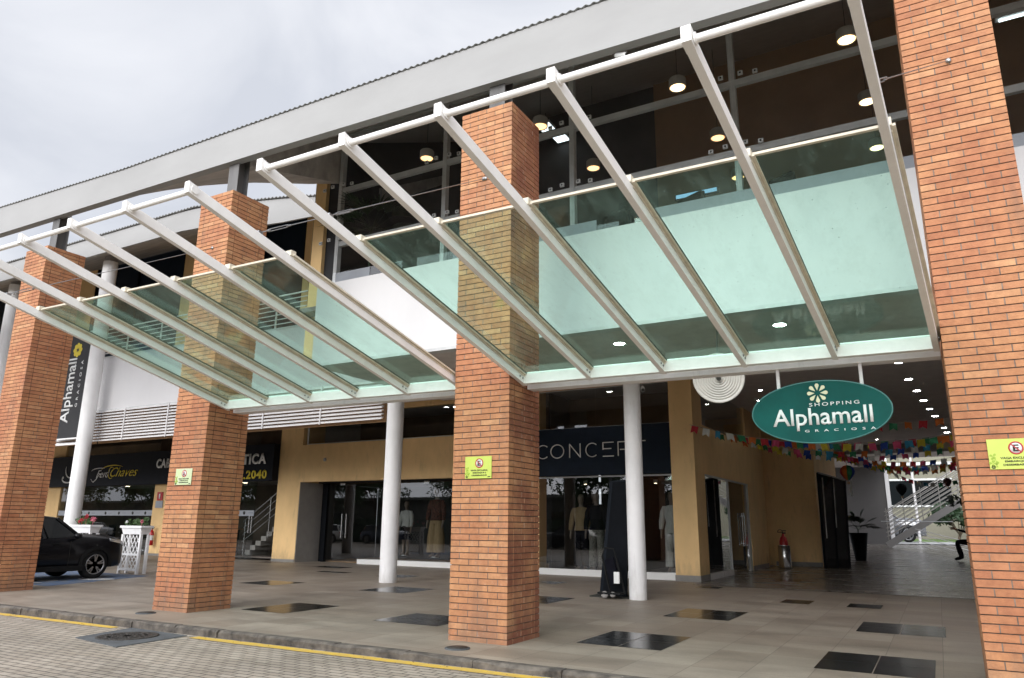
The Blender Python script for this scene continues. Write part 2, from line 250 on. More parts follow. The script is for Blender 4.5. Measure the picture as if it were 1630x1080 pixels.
# ------------------------------------------------------------------ mesh helpers
class MB:
    def __init__(s): s.v = []; s.f = []; s.sm = []; s.mi = []
    def add(s, vs, fs, smooth=False, mi=0):
        b = len(s.v); s.v += [tuple(v) for v in vs]
        for q in fs: s.f.append(tuple(b+i for i in q)); s.sm.append(smooth); s.mi.append(mi)
        return s
    def box(s, x0, x1, y0, y1, z0, z1, mi=0):
        return s.add([(x0,y0,z0),(x1,y0,z0),(x1,y1,z0),(x0,y1,z0),(x0,y0,z1),(x1,y0,z1),(x1,y1,z1),(x0,y1,z1)],
                     [(0,3,2,1),(4,5,6,7),(0,1,5,4),(1,2,6,5),(2,3,7,6),(3,0,4,7)], mi=mi)
    def obox(s, p0, p1, w, h, up=(0, 0, 1), mi=0):   # bar from p0 to p1 with width w and height h
        p0 = Vector(p0); p1 = Vector(p1); d = (p1-p0).normalized(); u = Vector(up); sd_ = d.cross(u).normalized(); u = sd_.cross(d)
        vs = [p + sd_*a*w/2 + u*b*h/2 for p in (p0, p1) for a, b in ((-1,-1),(1,-1),(1,1),(-1,1))]
        return s.add(vs, [(0,3,2,1),(4,5,6,7),(0,1,5,4),(1,2,6,5),(2,3,7,6),(3,0,4,7)], mi=mi)
    def tube(s, p0, p1, r, n=10, r1=None, mi=0, cap=True):
        p0 = Vector(p0); p1 = Vector(p1); d = (p1-p0).normalized(); a = d.orthogonal().normalized(); b = d.cross(a); r1 = r if r1 is None else r1
        vs = [p + (a*math.cos(2*math.pi*i/n) + b*math.sin(2*math.pi*i/n))*q for p, q in ((p0, r), (p1, r1)) for i in range(n)]
        s.add(vs, [(i, (i+1) % n, n+(i+1) % n, n+i) for i in range(n)], True, mi)
        if cap: s.add(vs, [tuple(range(n))[::-1], tuple(range(n, 2*n))], False, mi)
        return s
    def path(s, pts, r, n=8, mi=0):
        for a, b in zip(pts, pts[1:]): s.tube(a, b, r, n, mi=mi)
        return s
    def lathe(s, prof, c, n=24, mi=0, smooth=True, M=None):      # prof: (radius, z)
        c = Vector(c); M = M or Matrix.Identity(3)
        vs = [c + M @ Vector((q*math.cos(2*math.pi*i/n), q*math.sin(2*math.pi*i/n), z)) for q, z in prof for i in range(n)]
        fs = [(j*n+i, j*n+(i+1) % n, (j+1)*n+(i+1) % n, (j+1)*n+i) for j in range(len(prof)-1) for i in range(n)]
        s.add(vs, fs, smooth, mi)
        if prof[0][0] > 1e-4: s.add(vs[:n], [tuple(range(n))[::-1]], False, mi)
        if prof[-1][0] > 1e-4: s.add(vs[-n:], [tuple(range(n))], False, mi)
        return s
    def loft(s, rings, mi=0, smooth=True, cap=True):
        n = len(rings[0]); vs = [p for q in rings for p in q]
        s.add(vs, [(j*n+i, j*n+(i+1) % n, (j+1)*n+(i+1) % n, (j+1)*n+i) for j in range(len(rings)-1) for i in range(n)], smooth, mi)
        if cap: s.add(rings[0], [tuple(range(n))[::-1]], False, mi); s.add(rings[-1], [tuple(range(n))], False, mi)
        return s
    def prism(s, pts, d, mi=0):             # polygon pts (3d), extruded by vector d
        n = len(pts); d = Vector(d); vs = [Vector(p) for p in pts] + [Vector(p)+d for p in pts]
        return s.add(vs, [tuple(range(n))[::-1], tuple(range(n, 2*n))] + [(i, (i+1) % n, n+(i+1) % n, n+i) for i in range(n)], mi=mi)
    def ell(s, c, rx, ry, rz, n=16, k=10, mi=0):
        c = Vector(c)
        return s.loft([[c+Vector((rx*math.sin(t)*math.cos(2*math.pi*i/n), ry*math.sin(t)*math.sin(2*math.pi*i/n), rz*math.cos(t))) for i in range(n)] for t in [0.02+(math.pi-0.04)*j/k for j in range(k+1)]], mi)
    def build(s, name, mats, parent=None, bevel=0):
        me = bpy.data.meshes.new(name); me.from_pydata(s.v, [], s.f)
        for p, a, b in zip(me.polygons, s.sm, s.mi): p.use_smooth = a; p.material_index = b
        for q in (mats if isinstance(mats, (list, tuple)) else [mats]): me.materials.append(q)
        bm = bmesh.new(); bm.from_mesh(me); bmesh.ops.recalc_face_normals(bm, faces=bm.faces); bm.to_mesh(me); bm.free()
        o = bpy.data.objects.new(name, me); COL.objects.link(o)
        if bevel:
            b = o.modifiers.new('bevel', 'BEVEL'); b.width = bevel; b.segments = 2; b.limit_method = 'ANGLE'
        if parent: adopt(o, parent)
        return o
def world_of(o):
    M_ = o.matrix_basis.copy()
    while o.parent: M_ = o.parent.matrix_basis @ o.matrix_parent_inverse @ M_; o = o.parent
    return M_
def adopt(o, parent):
    o.parent = parent; o.matrix_parent_inverse = world_of(parent).inverted()
def tag(o, label=None, cat=None, group=None, kind=None):
    for k, v in (('label', label), ('category', cat), ('group', group), ('kind', kind)):
        if v: o[k] = v
    return o
def thing(name, loc, label, cat, group=None):
    o = bpy.data.objects.new(name, None); COL.objects.link(o); o.location = loc; o.empty_display_size = 0.2
    return tag(o, label, cat, group)
def copy_tree(o, loc=None, rz=None, label=None, group=None, parent=None):
    c = o.copy(); COL.objects.link(c)
    if parent: c.parent = parent; c.matrix_parent_inverse = o.matrix_parent_inverse.copy()
    if loc is not None: c.location = loc
    if rz is not None: c.rotation_euler = (0, 0, rz)
    if label: c['label'] = label
    if group: c['group'] = group
    for ch in [q for q in bpy.data.objects if q.parent == o]: copy_tree(ch, parent=c)
    return c
def gz(x): return -0.0035*(x+5)          # the pavement climbs slightly to the left
# text fitted to a rectangle: origin o (lower left), axes ax, ay
def text(name, body, o, ax, ay, w, h, mats, parent, depth=0.006, bold=0.0, shear=0.0, space=1.0, ref=None):
    cu = bpy.data.curves.new(name, 'FONT'); cu.body = body; cu.size = 1; cu.extrude = 0.0; cu.offset = bold; cu.shear = shear; cu.space_character = space; cu.resolution_u = 3
    t = bpy.data.objects.new(name, cu); COL.objects.link(t); dg = bpy.context.evaluated_depsgraph_get(); me = bpy.data.meshes.new_from_object(t.evaluated_get(dg))
    bpy.data.objects.remove(t); bpy.data.curves.remove(cu)
    xs = [v.co.x for v in me.vertices]; ys = [v.co.y for v in me.vertices]; x0, x1 = min(xs), max(xs); y0, y1 = (ref if ref else (min(ys), max(ys)))
    ax = Vector(ax).normalized(); ay = Vector(ay).normalized(); nz = ax.cross(ay); o = Vector(o)
    bm = bmesh.new(); bm.from_mesh(me)
    for v in bm.verts: v.co = o + ax*((v.co.x-x0)/(x1-x0)*w) + ay*((v.co.y-y0)/(y1-y0)*h)
    r = bmesh.ops.extrude_face_region(bm, geom=bm.faces[:]); 
    for v in [g for g in r['geom'] if isinstance(g, bmesh.types.BMVert)]: v.co += nz*depth
    bmesh.ops.recalc_face_normals(bm, faces=bm.faces); bm.to_mesh(me); bm.free(); me.name = name; me.materials.clear(); me.materials.append(mats)
    ob = bpy.data.objects.new(name, me); COL.objects.link(ob); adopt(ob, parent); return ob
def petal(c, ang, r0, r1, w, ax, ay, d, n=10):      # a teardrop petal, as a list of points
    c = Vector(c); ax = Vector(ax); ay = Vector(ay); p = []
    dr = ax*math.cos(ang) + ay*math.sin(ang); pr = -ax*math.sin(ang) + ay*math.cos(ang)
    p.append(c + dr*r0)
    for i in range(n+1):
        t = -0.62*math.pi + 1.24*math.pi*i/n
        p.append(c + dr*(r1-w/2+math.cos(t)*w/2) + pr*math.sin(t)*w/2)
    return p
X = (1, 0, 0); Y = (0, 1, 0); Z = (0, 0, 1)
# ================================================================== GROUND
g = MB(); g.add([(-900, -900, -0.085), (900, -900, -0.085), (900, 900, -0.085), (-900, 900, -0.085)], [(0, 1, 2, 3)])
tag(g.build('road', m_road), kind='structure')
YK = 7.50                                             # front edge of the kerb
g = MB()
xs = [-60, -40, -30, -24, -18, -12, -6, 0, 6, 14]
vs = []; fs = []
for i, x in enumerate(xs): vs += [(x, YK+0.13, gz(x)), (x, 33.0, gz(x))]
fs = [(2*i, 2*i+2, 2*i+3, 2*i+1) for i in range(len(xs)-1)]
g.add(vs, fs); tag(g.build('pavement', m_pave), kind='structure')
g = MB(); pv = []
for y, z in ((33.0, 0.0), (43, 0.0), (60, 0.42), (90, 0.45), (400, 0.45)): pv += [(-60, y, z+gz(-60)), (-5, y, z), (14, y, z+gz(14))]
g.add(pv, [(3*j+i, 3*j+i+1, 3*j+i+4, 3*j+i+3) for j in range(3) for i in (0, 1)]); tag(g.build('passage_floor', m_pass), kind='structure')
g = MB(); random.seed(3)
x = -60.0
while x < 14:                                          # worn kerb stones, each slightly out of line
    ln = 1.0 + random.uniform(-0.1, 0.1); a = random.uniform(-0.008, 0.008); zz = gz(x) + random.uniform(-0.006, 0.002)
    n = 6; top = []
    for i in range(n+1):
        xx = x+0.002 + (ln-0.004)*i/n; j = random.uniform(-0.016, 0.010); ch = random.uniform(0.008, 0.038)
        top.append([(xx, YK+a+j, -0.13), (xx, YK+a+j, zz-ch), (xx, YK+a+j+ch, zz), (xx, YK+0.135, zz+0.001), (xx, YK+0.135, -0.13)])
    g.loft(top, smooth=False); x += ln
tag(g.build('kerb', m_kerb), kind='structure')
g = MB()
def strip(mb, x0, x1, y, w, z, seg=0.35, jag=0.008):
    n = max(2, int((x1-x0)/seg)); vs = []
    for i in range(n+1):
        xx = x0+(x1-x0)*i/n; vs += [(xx, y-w/2+random.uniform(-jag, jag), z), (xx, y+w/2+random.uniform(-jag, jag), z)]
    mb.add(vs, [(2*i, 2*i+2, 2*i+3, 2*i+1) for i in range(n)])
strip(g, -60, -11.0, 7.39, 0.165, -0.081, .22, .013); strip(g, -9.2, 14, 7.375, 0.165, -0.081, .22, .013)
tag(g.build('road_marking', m_line), kind='structure')
g = MB()
for x0, x1, y0, y1, nx, ny in ((-10.65,-9.62,9.42,10.8,2,2),(-11.55,-10.3,13.5,14.8,2,2),(-7.85,-6.62,9.55,10.72,2,2),(-4.26,-3.12,9.28,10.6,2,2),(-4.24,-3.13,12.75,14.2,2,2),
        (-1.25,-0.08,12.6,13.95,2,2),(-1.36,-0.2,9.1,10.4,2,2),(-3.0,-2.42,16.4,17.25,1,1),(-1.74,-1.13,16.3,17.1,1,1),(-7.75,-6.75,13.4,14.75,2,2),(-9.7,-8.75,17.9,18.7,2,1),
        (-18.8,-17.5,19.5,20.2,2,1),(-16.9,-15.7,17.7,18.1,2,1),(-5.5,-4.9,19.1,19.7,1,1),(-4.3,-3.6,22.9,24.0,1,1),(-22.5,-21.3,20.5,21.0,2,1),(-14.2,-13.2,17.3,18.2,1,1),(-15.2,-14.0,13.3,14.4,2,2),(1.5,2.7,12.6,13.9,2,2),(2.0,3.2,9.1,10.4,2,2)):
    for i in range(nx):
        for j in range(ny):
            a0 = x0+(x1-x0)*i/nx+0.006; a1 = x0+(x1-x0)*(i+1)/nx-0.006; b0 = y0+(y1-y0)*j/ny+0.006; b1 = y0+(y1-y0)*(j+1)/ny-0.006
            g.add([(a0,b0,gz(a0)+0.004),(a1,b0,gz(a1)+0.004),(a1,b1,gz(a1)+0.004),(a0,b1,gz(a0)+0.004)], [(0,1,2,3)])
tag(g.build('granite_inlay', m_granite), kind='structure')
g = MB(); g.box(-60, 14, 20.72, 20.80, -0.1, 0.2)   # dark drain line across the passage mouth (cut down to a sheet)
g = MB(); g.add([(-5.7, 20.0, gz(-5.7)+.004), (14, 19.2, gz(14)+.004), (14, 19.28, gz(14)+.004), (-5.7, 20.08, gz(-5.7)+.004)], [(0,1,2,3)])
tag(g.build('floor_drain_channel', m_iron), kind='structure')
g = MB(); g.add([(-5.84, 20.07, gz(-5.84)+.0025), (3.39, 19.72, gz(3.39)+.0025), (3.39, 33.0, gz(3.39)+.0025), (-5.84, 33.0, gz(-5.84)+.0025)], [(0,1,2,3)]); tag(g.build('passage_tiles', m_pass), kind='structure')
g = MB()   # blue parking bay with its worn white symbol
g.add([(-23.5, 10.35, gz(-23.5)+.004), (-17.7, 10.1, gz(-17.7)+.004), (-18.9, 13.5, gz(-19)+.004), (-24.0, 13.5, gz(-24)+.004)], [(0,1,2,3)])
tag(g.build('parking_bay_paint', m_blue), kind='structure')
g = MB()
for c, w in (((-18.9, 12.0), 0.35), ((-19.3, 11.0), 0.2), ((-20.6, 10.7), 0.25)):
    n = 14; g.add([(c[0]+w*1.6*math.cos(6.283*i/n), c[1]+w*math.sin(6.283*i/n), gz(c[0])+.008) for i in range(n)], [tuple(range(n))])
strip(g, -23, -18.6, 10.45, 0.10, gz(-21)+.009)
tag(g.build('parking_bay_symbol', m_bluew), kind='structure')
# manhole in the road
mh = thing('manhole', (-9.97, 6.9, -0.09), 'round cast iron manhole cover in a grey square concrete collar in the road', 'manhole')
g = MB(); P_ = [(-10.48, 6.47), (-9.27, 6.28), (-9.37, 7.40), (-10.74, 7.48)]
g.prism([(a, b, -0.095) for a, b in P_], (0, 0, 0.022)); g.build('collar', m_conc, mh, 0.006)
g = MB(); g.lathe([(0.40, -0.073), (0.40, -0.066), (0.37, -0.064), (0.36, -0.068), (0.0005, -0.068)], (-9.97, 6.90, 0), 32)
for q in (0.1, 0.18, 0.26): g.lathe([(q, -0.068), (q+0.005, -0.064), (q+0.03, -0.064), (q+0.035, -0.068)], (-9.97, 6.90, 0), 28)
for i in range(12):
    a = i*math.pi/6; g.obox((-9.97+0.06*math.cos(a), 6.90+0.06*math.sin(a), -0.066), (-9.97+0.35*math.cos(a), 6.90+0.35*math.sin(a), -0.066), 0.02, 0.006)
g.build('cover', m_iron, mh)
for (x, y, l) in ((-5.27, 8.05, 'small round drain cover in the pavement in front of the middle brick pillar'), (-11.43, 8.18, 'small round drain cover in front of the brick pillar with the faded plate')):
    c = thing('drain_cover', (x, y, gz(x)), l, 'drain cover', 'round drain covers in the pavement')
    g = MB(); g.lathe([(0.155, 0.0), (0.155, 0.012), (0.14, 0.014)], (x, y, gz(x)), 28); g.build('cover_rim', m_conc, c)
    g = MB(); g.lathe([(0.13, 0.012), (0.13, 0.020), (0.0005, 0.022)], (x, y, gz(x)), 28); g.build('cover_lid', m_iron, c)
# ================================================================== BRICK PILLARS
ZT = 7.68
def pillar(x0, label, stained=False):
    x1 = x0+0.885; y0, y1 = 8.58, 9.465; zb = gz(x0)-0.02
    p = thing('brick_pillar', ((x0+x1)/2, (y0+y1)/2, zb), label, 'brick pillar', 'tall brick pillars along the front')
    g = MB(); pitch = 0.0800; mj = 0.012; bl = 0.2985; d = 0.14
    nrow = int((ZT-zb)/pitch); core = 0.012
    g.box(x0+core, x1-core, y0+core, y1-core, zb, zb+nrow*pitch-0.004, mi=1)
    for r_ in range(nrow):
        z0 = zb+r_*pitch+mj/2; z1 = z0+pitch-mj; odd = r_ % 2
        def run(a0, a1, put, ph):
            a = a0 - ph
            while a < a1-0.005:
                b0 = max(a, a0); b1 = min(a+bl-mj, a1)
                if a1-b1 < 0.05: b1 = a1
                if b1-b0 > 0.04: put(b0 if b0-a0 > 0.045 else a0, b1)
                if b1 == a1: break
                if b1 > a0+0.02: put(b1+0.0002, b1+mj-0.0002, 1)
                a += bl
        jt = lambda: random.uniform(-0.0022, 0.0022)
        ph = (bl/2 if odd else 0)
        fx0, fx1 = (x0, x1)
        sy0, sy1 = (y0+d+mj, y1-d-mj)
        def pf(a, b, c_=0): q = jt()*(1-c_); g.box(a, b, y0+q+c_*.004, y0+d, z0, z1, mi=2*c_)
        def pb(a, b, c_=0): q = jt()*(1-c_); g.box(a, b, y1-d, y1+q-c_*.004, z0, z1, mi=2*c_)
        def pl(a, b, c_=0): q = jt()*(1-c_); g.box(x0+q+c_*.004, x0+d, a, b, z0, z1, mi=2*c_)
        def pr(a, b, c_=0): q = jt()*(1-c_); g.box(x1-d, x1+q-c_*.004, a, b, z0, z1, mi=3*c_)
        run(fx0, fx1, pf, ph); run(fx0, fx1, pb, ph)
        run(sy0, sy1, pl, ph*0.5); run(sy0, sy1, pr, ph*0.5)
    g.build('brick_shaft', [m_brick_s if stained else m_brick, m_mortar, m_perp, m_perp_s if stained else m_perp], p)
    g = MB(); cx = (x0+x1)/2-0.01; cy = 9.03; zz = zb+nrow*pitch
    g.box(cx-0.14, cx+0.14, cy-0.13, cy-0.115, zz, 8.62); g.box(cx-0.14, cx+0.14, cy+0.115, cy+0.13, zz, 8.62); g.box(cx-0.008, cx+0.008, cy-0.115, cy+0.115, zz, 8.62)
    g.box(cx-0.2, cx+0.2, cy-0.2, cy+0.2, zz, zz+0.02)
    g.build('steel_post', m_post, p)
    return p
pillar(0.245, 'tall brick pillar at the right edge of the photo')
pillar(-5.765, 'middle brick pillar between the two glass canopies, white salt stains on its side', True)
pillar(-11.835, 'brick pillar on the left passing behind the lower end of the left canopy')
pillar(-17.99, 'brick pillar at the far left edge beside the parked black car')
# parking plates on the pillars
def plate(x, z, w, h, faded, label, tilt=0.0):
    y = 8.574; p = thing('parking_sign', (x+w/2, y, z), label, 'sign', 'no parking plates on the pillars')
    mp_ = m_plate_pale if faded else m_plate
    g = MB(); g.box(x, x+w, y-0.008, y, z, z+h); g.build('plate', mp_, p, 0.002)
    cx, cz = x+w*0.54, z+h*0.69; rO = h*0.215
    g = MB(); n = 28
    M_ = Matrix(((1, 0, 0), (0, 0, 1), (0, -1, 0)))
    g.lathe([(rO*0.80, 0), (rO*0.80, 0.0035), (rO, 0.0035), (rO, 0)], (cx, y-0.008, cz), n, M=Matrix(((1,0,0),(0,0,-1),(0,1,0)))); g.build('ring', m_red, p)
    g = MB(); g.lathe([(rO*0.80, 0), (rO*0.80, 0.002), (0.0005, 0.002)], (cx, y-0.008, cz), n, M=Matrix(((1,0,0),(0,0,-1),(0,1,0)))); g.build('disc', m_pwhite, p)
    text('letter_e', 'E', (cx-rO*0.40, y-0.0105, cz-rO*0.52), X, Z, rO*0.8, rO*1.05, m_ink, p, 0.002, bold=0.035)
    g = MB(); g.obox((cx-rO*0.6, y-0.014, cz+rO*0.6), (cx+rO*0.6, y-0.014, cz-rO*0.6), 0.002, rO*0.14, up=(0, -1, 0)); g.v = g.v; g = MB()
    a = rO*0.60; b = rO*0.055; g.prism([(cx-a-b, y-0.0135, cz+a-b), (cx-a+b, y-0.0135, cz+a+b), (cx+a+b, y-0.0135, cz-a+b), (cx+a-b, y-0.0135, cz-a-b)], (0, 0.002, 0)); g.build('slash', m_red, p)
    for i, (s_, k0, k1) in enumerate((('VAGA EXCLUSIVA', 0.22, 0.86), ('EMBARQUE E', 0.30, 0.80), ('DESEMBARQUE', 0.26, 0.83))):
        text('lettering', s_, (x+w*k0, y-0.0085, z+h*(0.33-0.115*i)), X, Z, w*(k1-k0), h*0.075, m_ink, p, 0.002, bold=0.025)
    for i, (a_, b_, sz) in enumerate(((0.09, 0.42, 0.05), (0.13, 0.30, 0.055), (0.07, 0.20, 0.05), (0.12, 0.12, 0.03))):
        g = MB(); c = (x+w*a_, y-0.0085, z+h*b_)
        for q in range(3): g.prism(petal(c, 1.0+q*1.6+i, 0.002, w*sz*1.6, w*sz, X, Z, 0), (0, -0.0015, 0))
        g.build('leaf_print', m_leafprint, p)
    g = MB(); c = (x+w*0.07, y-0.0085, z+h*0.08)
    for q in range(6): g.prism(petal(c, q*1.047, 0.003, w*0.045, w*0.028, X, Z, 0), (0, -0.0015, 0))
    g.box(x+w*0.86, x+w*0.96, y-0.0095, y-0.0075, z+h*0.05, z+h*0.09)
    g.build('small_emblem', m_ink, p)
plate(-5.555, 2.07, 0.42, 0.295, False, 'lime parking plate with a crossed out E on the middle brick pillar')
plate(-11.62, 2.10, 0.43, 0.28, True, 'pale faded parking plate on the brick pillar beside the black sign')
plate(0.50, 2.02, 0.43, 0.29, False, 'bright lime parking plate on the brick pillar at the right edge')
# ================================================================== CANOPIES
S_, YT, ZTIP, YL, ZL, TT = .062, 4.263, 4.616, 8.895, 3.358, .010
def ap(x0, y, dz=0, dx=0):
    return Vector((x0 - S_*(YL-y) + dx, y, ZL+(ZTIP-ZL)*(YL-y)/(YL-YT) - TT*(x0+5) + dz))
AW, AH = 0.064, 0.112
YP = 5.60
def canopy(X0, dX, label, first):
    p = thing('glass_canopy', (X0+2.5*dX, YL, ZL), label, 'canopy', 'glass canopies between the pillars')
    for k in range(6):
        x = X0+k*dX; g = MB()
        ring = lambda y: [ap(x, y), ap(x, y, 0, AW), ap(x, y, AH, AW), ap(x, y, AH)]
        g.loft([ring(YT), ring(YL+0.02)], smooth=False)
        a = g.build('arm', m_steel, p, 0.004)
        g = MB()    # squared end cap
        g.loft([[ap(x, YT-0.012, -0.001, -0.003), ap(x, YT-0.012, -0.001, AW+.003), ap(x, YT-0.012, AH+0.008, AW+.003), ap(x, YT-0.012, AH+0.008, -0.003)],
                [ap(x, YT+0.09, -0.001, -0.003), ap(x, YT+0.09, -0.001, AW+.003), ap(x, YT+0.09, AH+0.003, AW+.003), ap(x, YT+0.09, AH+0.003, -0.003)]], smooth=False)
        g.build('end_cap', m_steel, a, 0.004)
        for dy in (0.10, 0.17):
            g = MB(); c = ap(x, YL-dy, AH*.5, AW+.001); g.tube(c, c+Vector((.012, 0, 0)), .013, 6); g.build('bolt', m_cable, a)
        g = MB(); c = ap(x, YT+.055, AH*.55, AW+.001); g.tube(c+Vector((.004, 0, 0)), c+Vector((.016, 0, 0)), .046, 16); g.build('tube_flange', m_steel, a)
        g = MB(); y0 = YP-0.02   # cream glazing bar on the arm
        g.loft([[ap(x, y, AH+0.001, 0.004), ap(x, y, AH+0.001, AW+0.035), ap(x, y, AH+0.022, AW+0.035), ap(x, y, AH+0.022, 0.004)] for y in (y0, YL+0.02)], smooth=False)
        g.loft([[ap(x, y, AH-0.022, AW+0.002), ap(x, y, AH-0.022, AW+0.008), ap(x, y, AH+0.002, AW+0.008), ap(x, y, AH+0.002, AW+0.002)] for y in (y0+.03, YL)], smooth=False)
        g.build('glazing_bar', m_beige, a)
        g = MB(); c = ap(x, y0, AH+0.03, AW/2); g.box(c.x-0.045, c.x+0.045, c.y-0.03, c.y+0.05, c.z-0.035, c.z+0.035); g.build('bar_block', m_beige, a, 0.006)
    for k in range(5):
        x = X0+k*dX; xb = x+dX
        g = MB(); ys = (YP, YL+0.1)
        vs = []
        for y in ys:
            for xx, t in ((x, AW+0.01), (xb, -0.012)):
                for dz in (AH+0.0225, AH+0.0325): vs.append(ap(xx, y, dz, t))
        g.add(vs, [(0,1,3,2), (4,6,7,5), (0,2,6,4), (1,5,7,3), (0,4,5,1), (2,3,7,6)])
        gp = g.build('glass_pane', m_gglass, p)
        g = MB(); a = ap(x, YP, AH+0.028, AW); b = ap(xb, YP, AH+0.028, 0); g.obox(a, b, 0.035, 0.022); g.build('edge_strip', m_beige, gp)
        g = MB(); a = ap(x, YP+0.1, AH+0.03, AW+0.036); b = ap(x, YL-0.02, AH+0.03, AW+0.036); g.obox(a, b, 0.006, 0.016); g.build('gasket', m_gasket, gp)
        g = MB(); a = ap(x, YT+0.055, AH*0.55, AW); b = ap(xb, YT+0.055, AH*0.55, 0); g.tube(a, b, 0.029, 16); g.build('end_tube', m_steel, p)
        g = MB(); a = ap(x, YL-0.06, 0, AW-0.001)
        v0 = ap(x, YL-0.055, 0, AW); v1 = ap(xb, YL-0.055, 0, 0)
        g.add([v0, v1, v1+Vector((0, .11, 0)), v0+Vector((0, .11, 0))] + [q+Vector((0, 0, 0.155)) for q in (v0, v1, v1+Vector((0, .11, 0)), v0+Vector((0, .11, 0)))],
              [(0,3,2,1),(4,5,6,7),(0,1,5,4),(1,2,6,5),(2,3,7,6),(3,0,4,7)])
        g.build('cross_beam', m_steel, p)
    g = MB(); a = ap(X0, YL, 0.02) + Vector((0, 0.25, 0)); b = ap(X0+5*dX, YL, 0.02, AW) + Vector((0, 0.25, 0)); g.obox(a, b, 0.20, 0.10); g.build('gutter', m_white, p)
    # stay cables to the pillars
    for k, ax_, sgn in ((0, X0-0.47, -1), (5, X0+5*dX+AW+0.45, 1)):
        x = X0+k*dX; a = ap(x, 5.15, AH+0.02, AW/2); anchor = Vector((ax_, 8.57, 6.49))
        d = (anchor-a).normalized(); g = MB()
        c = g; c.tube(a+d*0.42, anchor, 0.0055, 6); 
        c.tube(a+d*0.10, a+d*0.14, 0.012, 8); c.tube(a+d*0.36, a+d*0.42, 0.010, 8)
        o2 = d.orthogonal().normalized()*0.016
        c.tube(a+d*0.12+o2, a+d*0.38+o2, 0.005, 6); c.tube(a+d*0.12-o2, a+d*0.38-o2, 0.005, 6)
        c.tube(a, a+d*0.12, 0.006, 6); c.box(a.x-0.02, a.x+0.02, a.y-0.03, a.y+0.03, a.z-0.02, a.z+0.015)
        c.lathe([(0.03, -0.005), (0.03, 0.006), (0.012, 0.012)], anchor, 12, M=Matrix(((1,0,0),(0,0,-1),(0,1,0))))
        g.build('stay_cable', m_cable, p)
    return p
canopy(-4.85, 1.003, 'green glass canopy with six white arms over the passage on the right', 0)
canopy(-10.88, 1.003, 'green glass canopy with six white arms on the left above the louvres', 1)
# ================================================================== MAIN BUILDING
def lerp(tab, x):
    if x <= tab[0][0]: return tab[0][1]
    for (a, b), (c, d) in zip(tab, tab[1:]):
        if x <= c: return b+(d-b)*(x-a)/(c-a)
    return tab[-1][1]
FT = [(-45, 9.9), (-20, 9.27), (-15, 9.09), (-10, 9.07), (-5, 9.03), (0, 9.0), (8, 8.95)]
FB = [(-45, 9.0), (-20, 8.55), (-14, 8.46), (-10, 8.40), (-5, 8.28), (0, 8.13), (8, 7.95)]
YF = 8.80
B = thing('mall_building', (-4, 11.4, 0), 'two storey mall building with a glazed upper floor, white parapet and grey corrugated roof', 'building')
rf = None
g = MB(); rings = []
xs = [-45+i*1.0 for i in range(54)]
for x in xs: rings.append([(x, YF, lerp(FB, x)), (x, YF, lerp(FT, x)), (x, YF+0.06, lerp(FT, x)), (x, YF+0.06, lerp(FB, x))])
g.loft(rings, smooth=False); fas = g.build('roof_fascia', m_fascia, B)
g = MB(); rings = []                                     # folded lip along the foot of the fascia
for x in xs: rings.append([(x, YF-0.012, lerp(FB, x)-0.03), (x, YF-0.012, lerp(FB, x)+0.004), (x, YF+0.16, lerp(FB, x)+0.004), (x, YF+0.16, lerp(FB, x)-0.03)])
g.loft(rings, smooth=False); g.build('fascia_lip', m_fascia, fas)
g = MB(); n = int(53/0.0125); vs = []
for i in range(n+1):
    x = -45+53*i/n; z = lerp(FT, x)+0.014+0.014*math.sin(x*2*math.pi/0.13)
    vs += [(x, YF-0.025, z), (x, YF-0.025, z+0.009), (x, YF+0.25, z+0.05)]
fs = []
for i in range(n): a = 3*i; fs += [(a, a+3, a+4, a+1), (a+1, a+4, a+5, a+2), (a, a+2, a+5, a+3)]
g.add(vs, fs, True); g.build('corrugated_edge', m_corr, fas)
UB = [(-45, 11.6), (-26, 11.2), (-21.7, 10.86), (-19.2, 10.84), (-16.7, 10.5), (-14.6, 10.09), (-12.3, 9.50), (-11.5, 9.33)]
g = MB(); vs = []; ux = [x for x in [-45+i*0.9 for i in range(38)] if x < -11.5] + [-11.48]
nn = 6
for x in ux:
    for j in range(nn+1):
        t = j/nn; xb = x; zb = lerp(UB, xb); za = lerp(FB, x)+0.01
        vs.append((xb, YF+0.06+(12.0-YF-0.06)*t, za+(zb-za)*t + 0.25*math.sin(math.pi*t)*0.3))
fs = [(i*(nn+1)+j, (i+1)*(nn+1)+j, (i+1)*(nn+1)+j+1, i*(nn+1)+j+1) for i in range(len(ux)-1) for j in range(nn)]
k0 = len(vs)
for x in ux: vs += [(x, 12.0, lerp(UB, x)), (x, 12.04, lerp(UB, x)+0.14), (x, YF+0.06, lerp(FT, x)-0.01)]
fs += [(k0+3*i+j, k0+3*i+3+j, k0+3*i+4+j, k0+3*i+1+j) for i in range(len(ux)-1) for j in (0, 1)]
g.add(vs, fs); g.build('roof_underside', m_under, B)
g = MB(); g.prism([(-11.49, YF+.07, lerp(FB, -11.48)+.01), (-11.49, 12.0, 9.33), (-11.49, 12.0, 10.62)], (.012, 0, 0)); g.build('roof_underside', m_under, B)
g = MB(); rings = []
for x in [-11.478+i*1.2 for i in range(17)]: rings.append([(x, YF+0.06, lerp(FB, x)+0.01), (x, 11.98, 10.60), (x, 12.0, 10.95), (x, YF+0.06, lerp(FT, x)-0.01)])
g.loft(rings, smooth=False); g.build('roof_soffit', m_soffit, B)
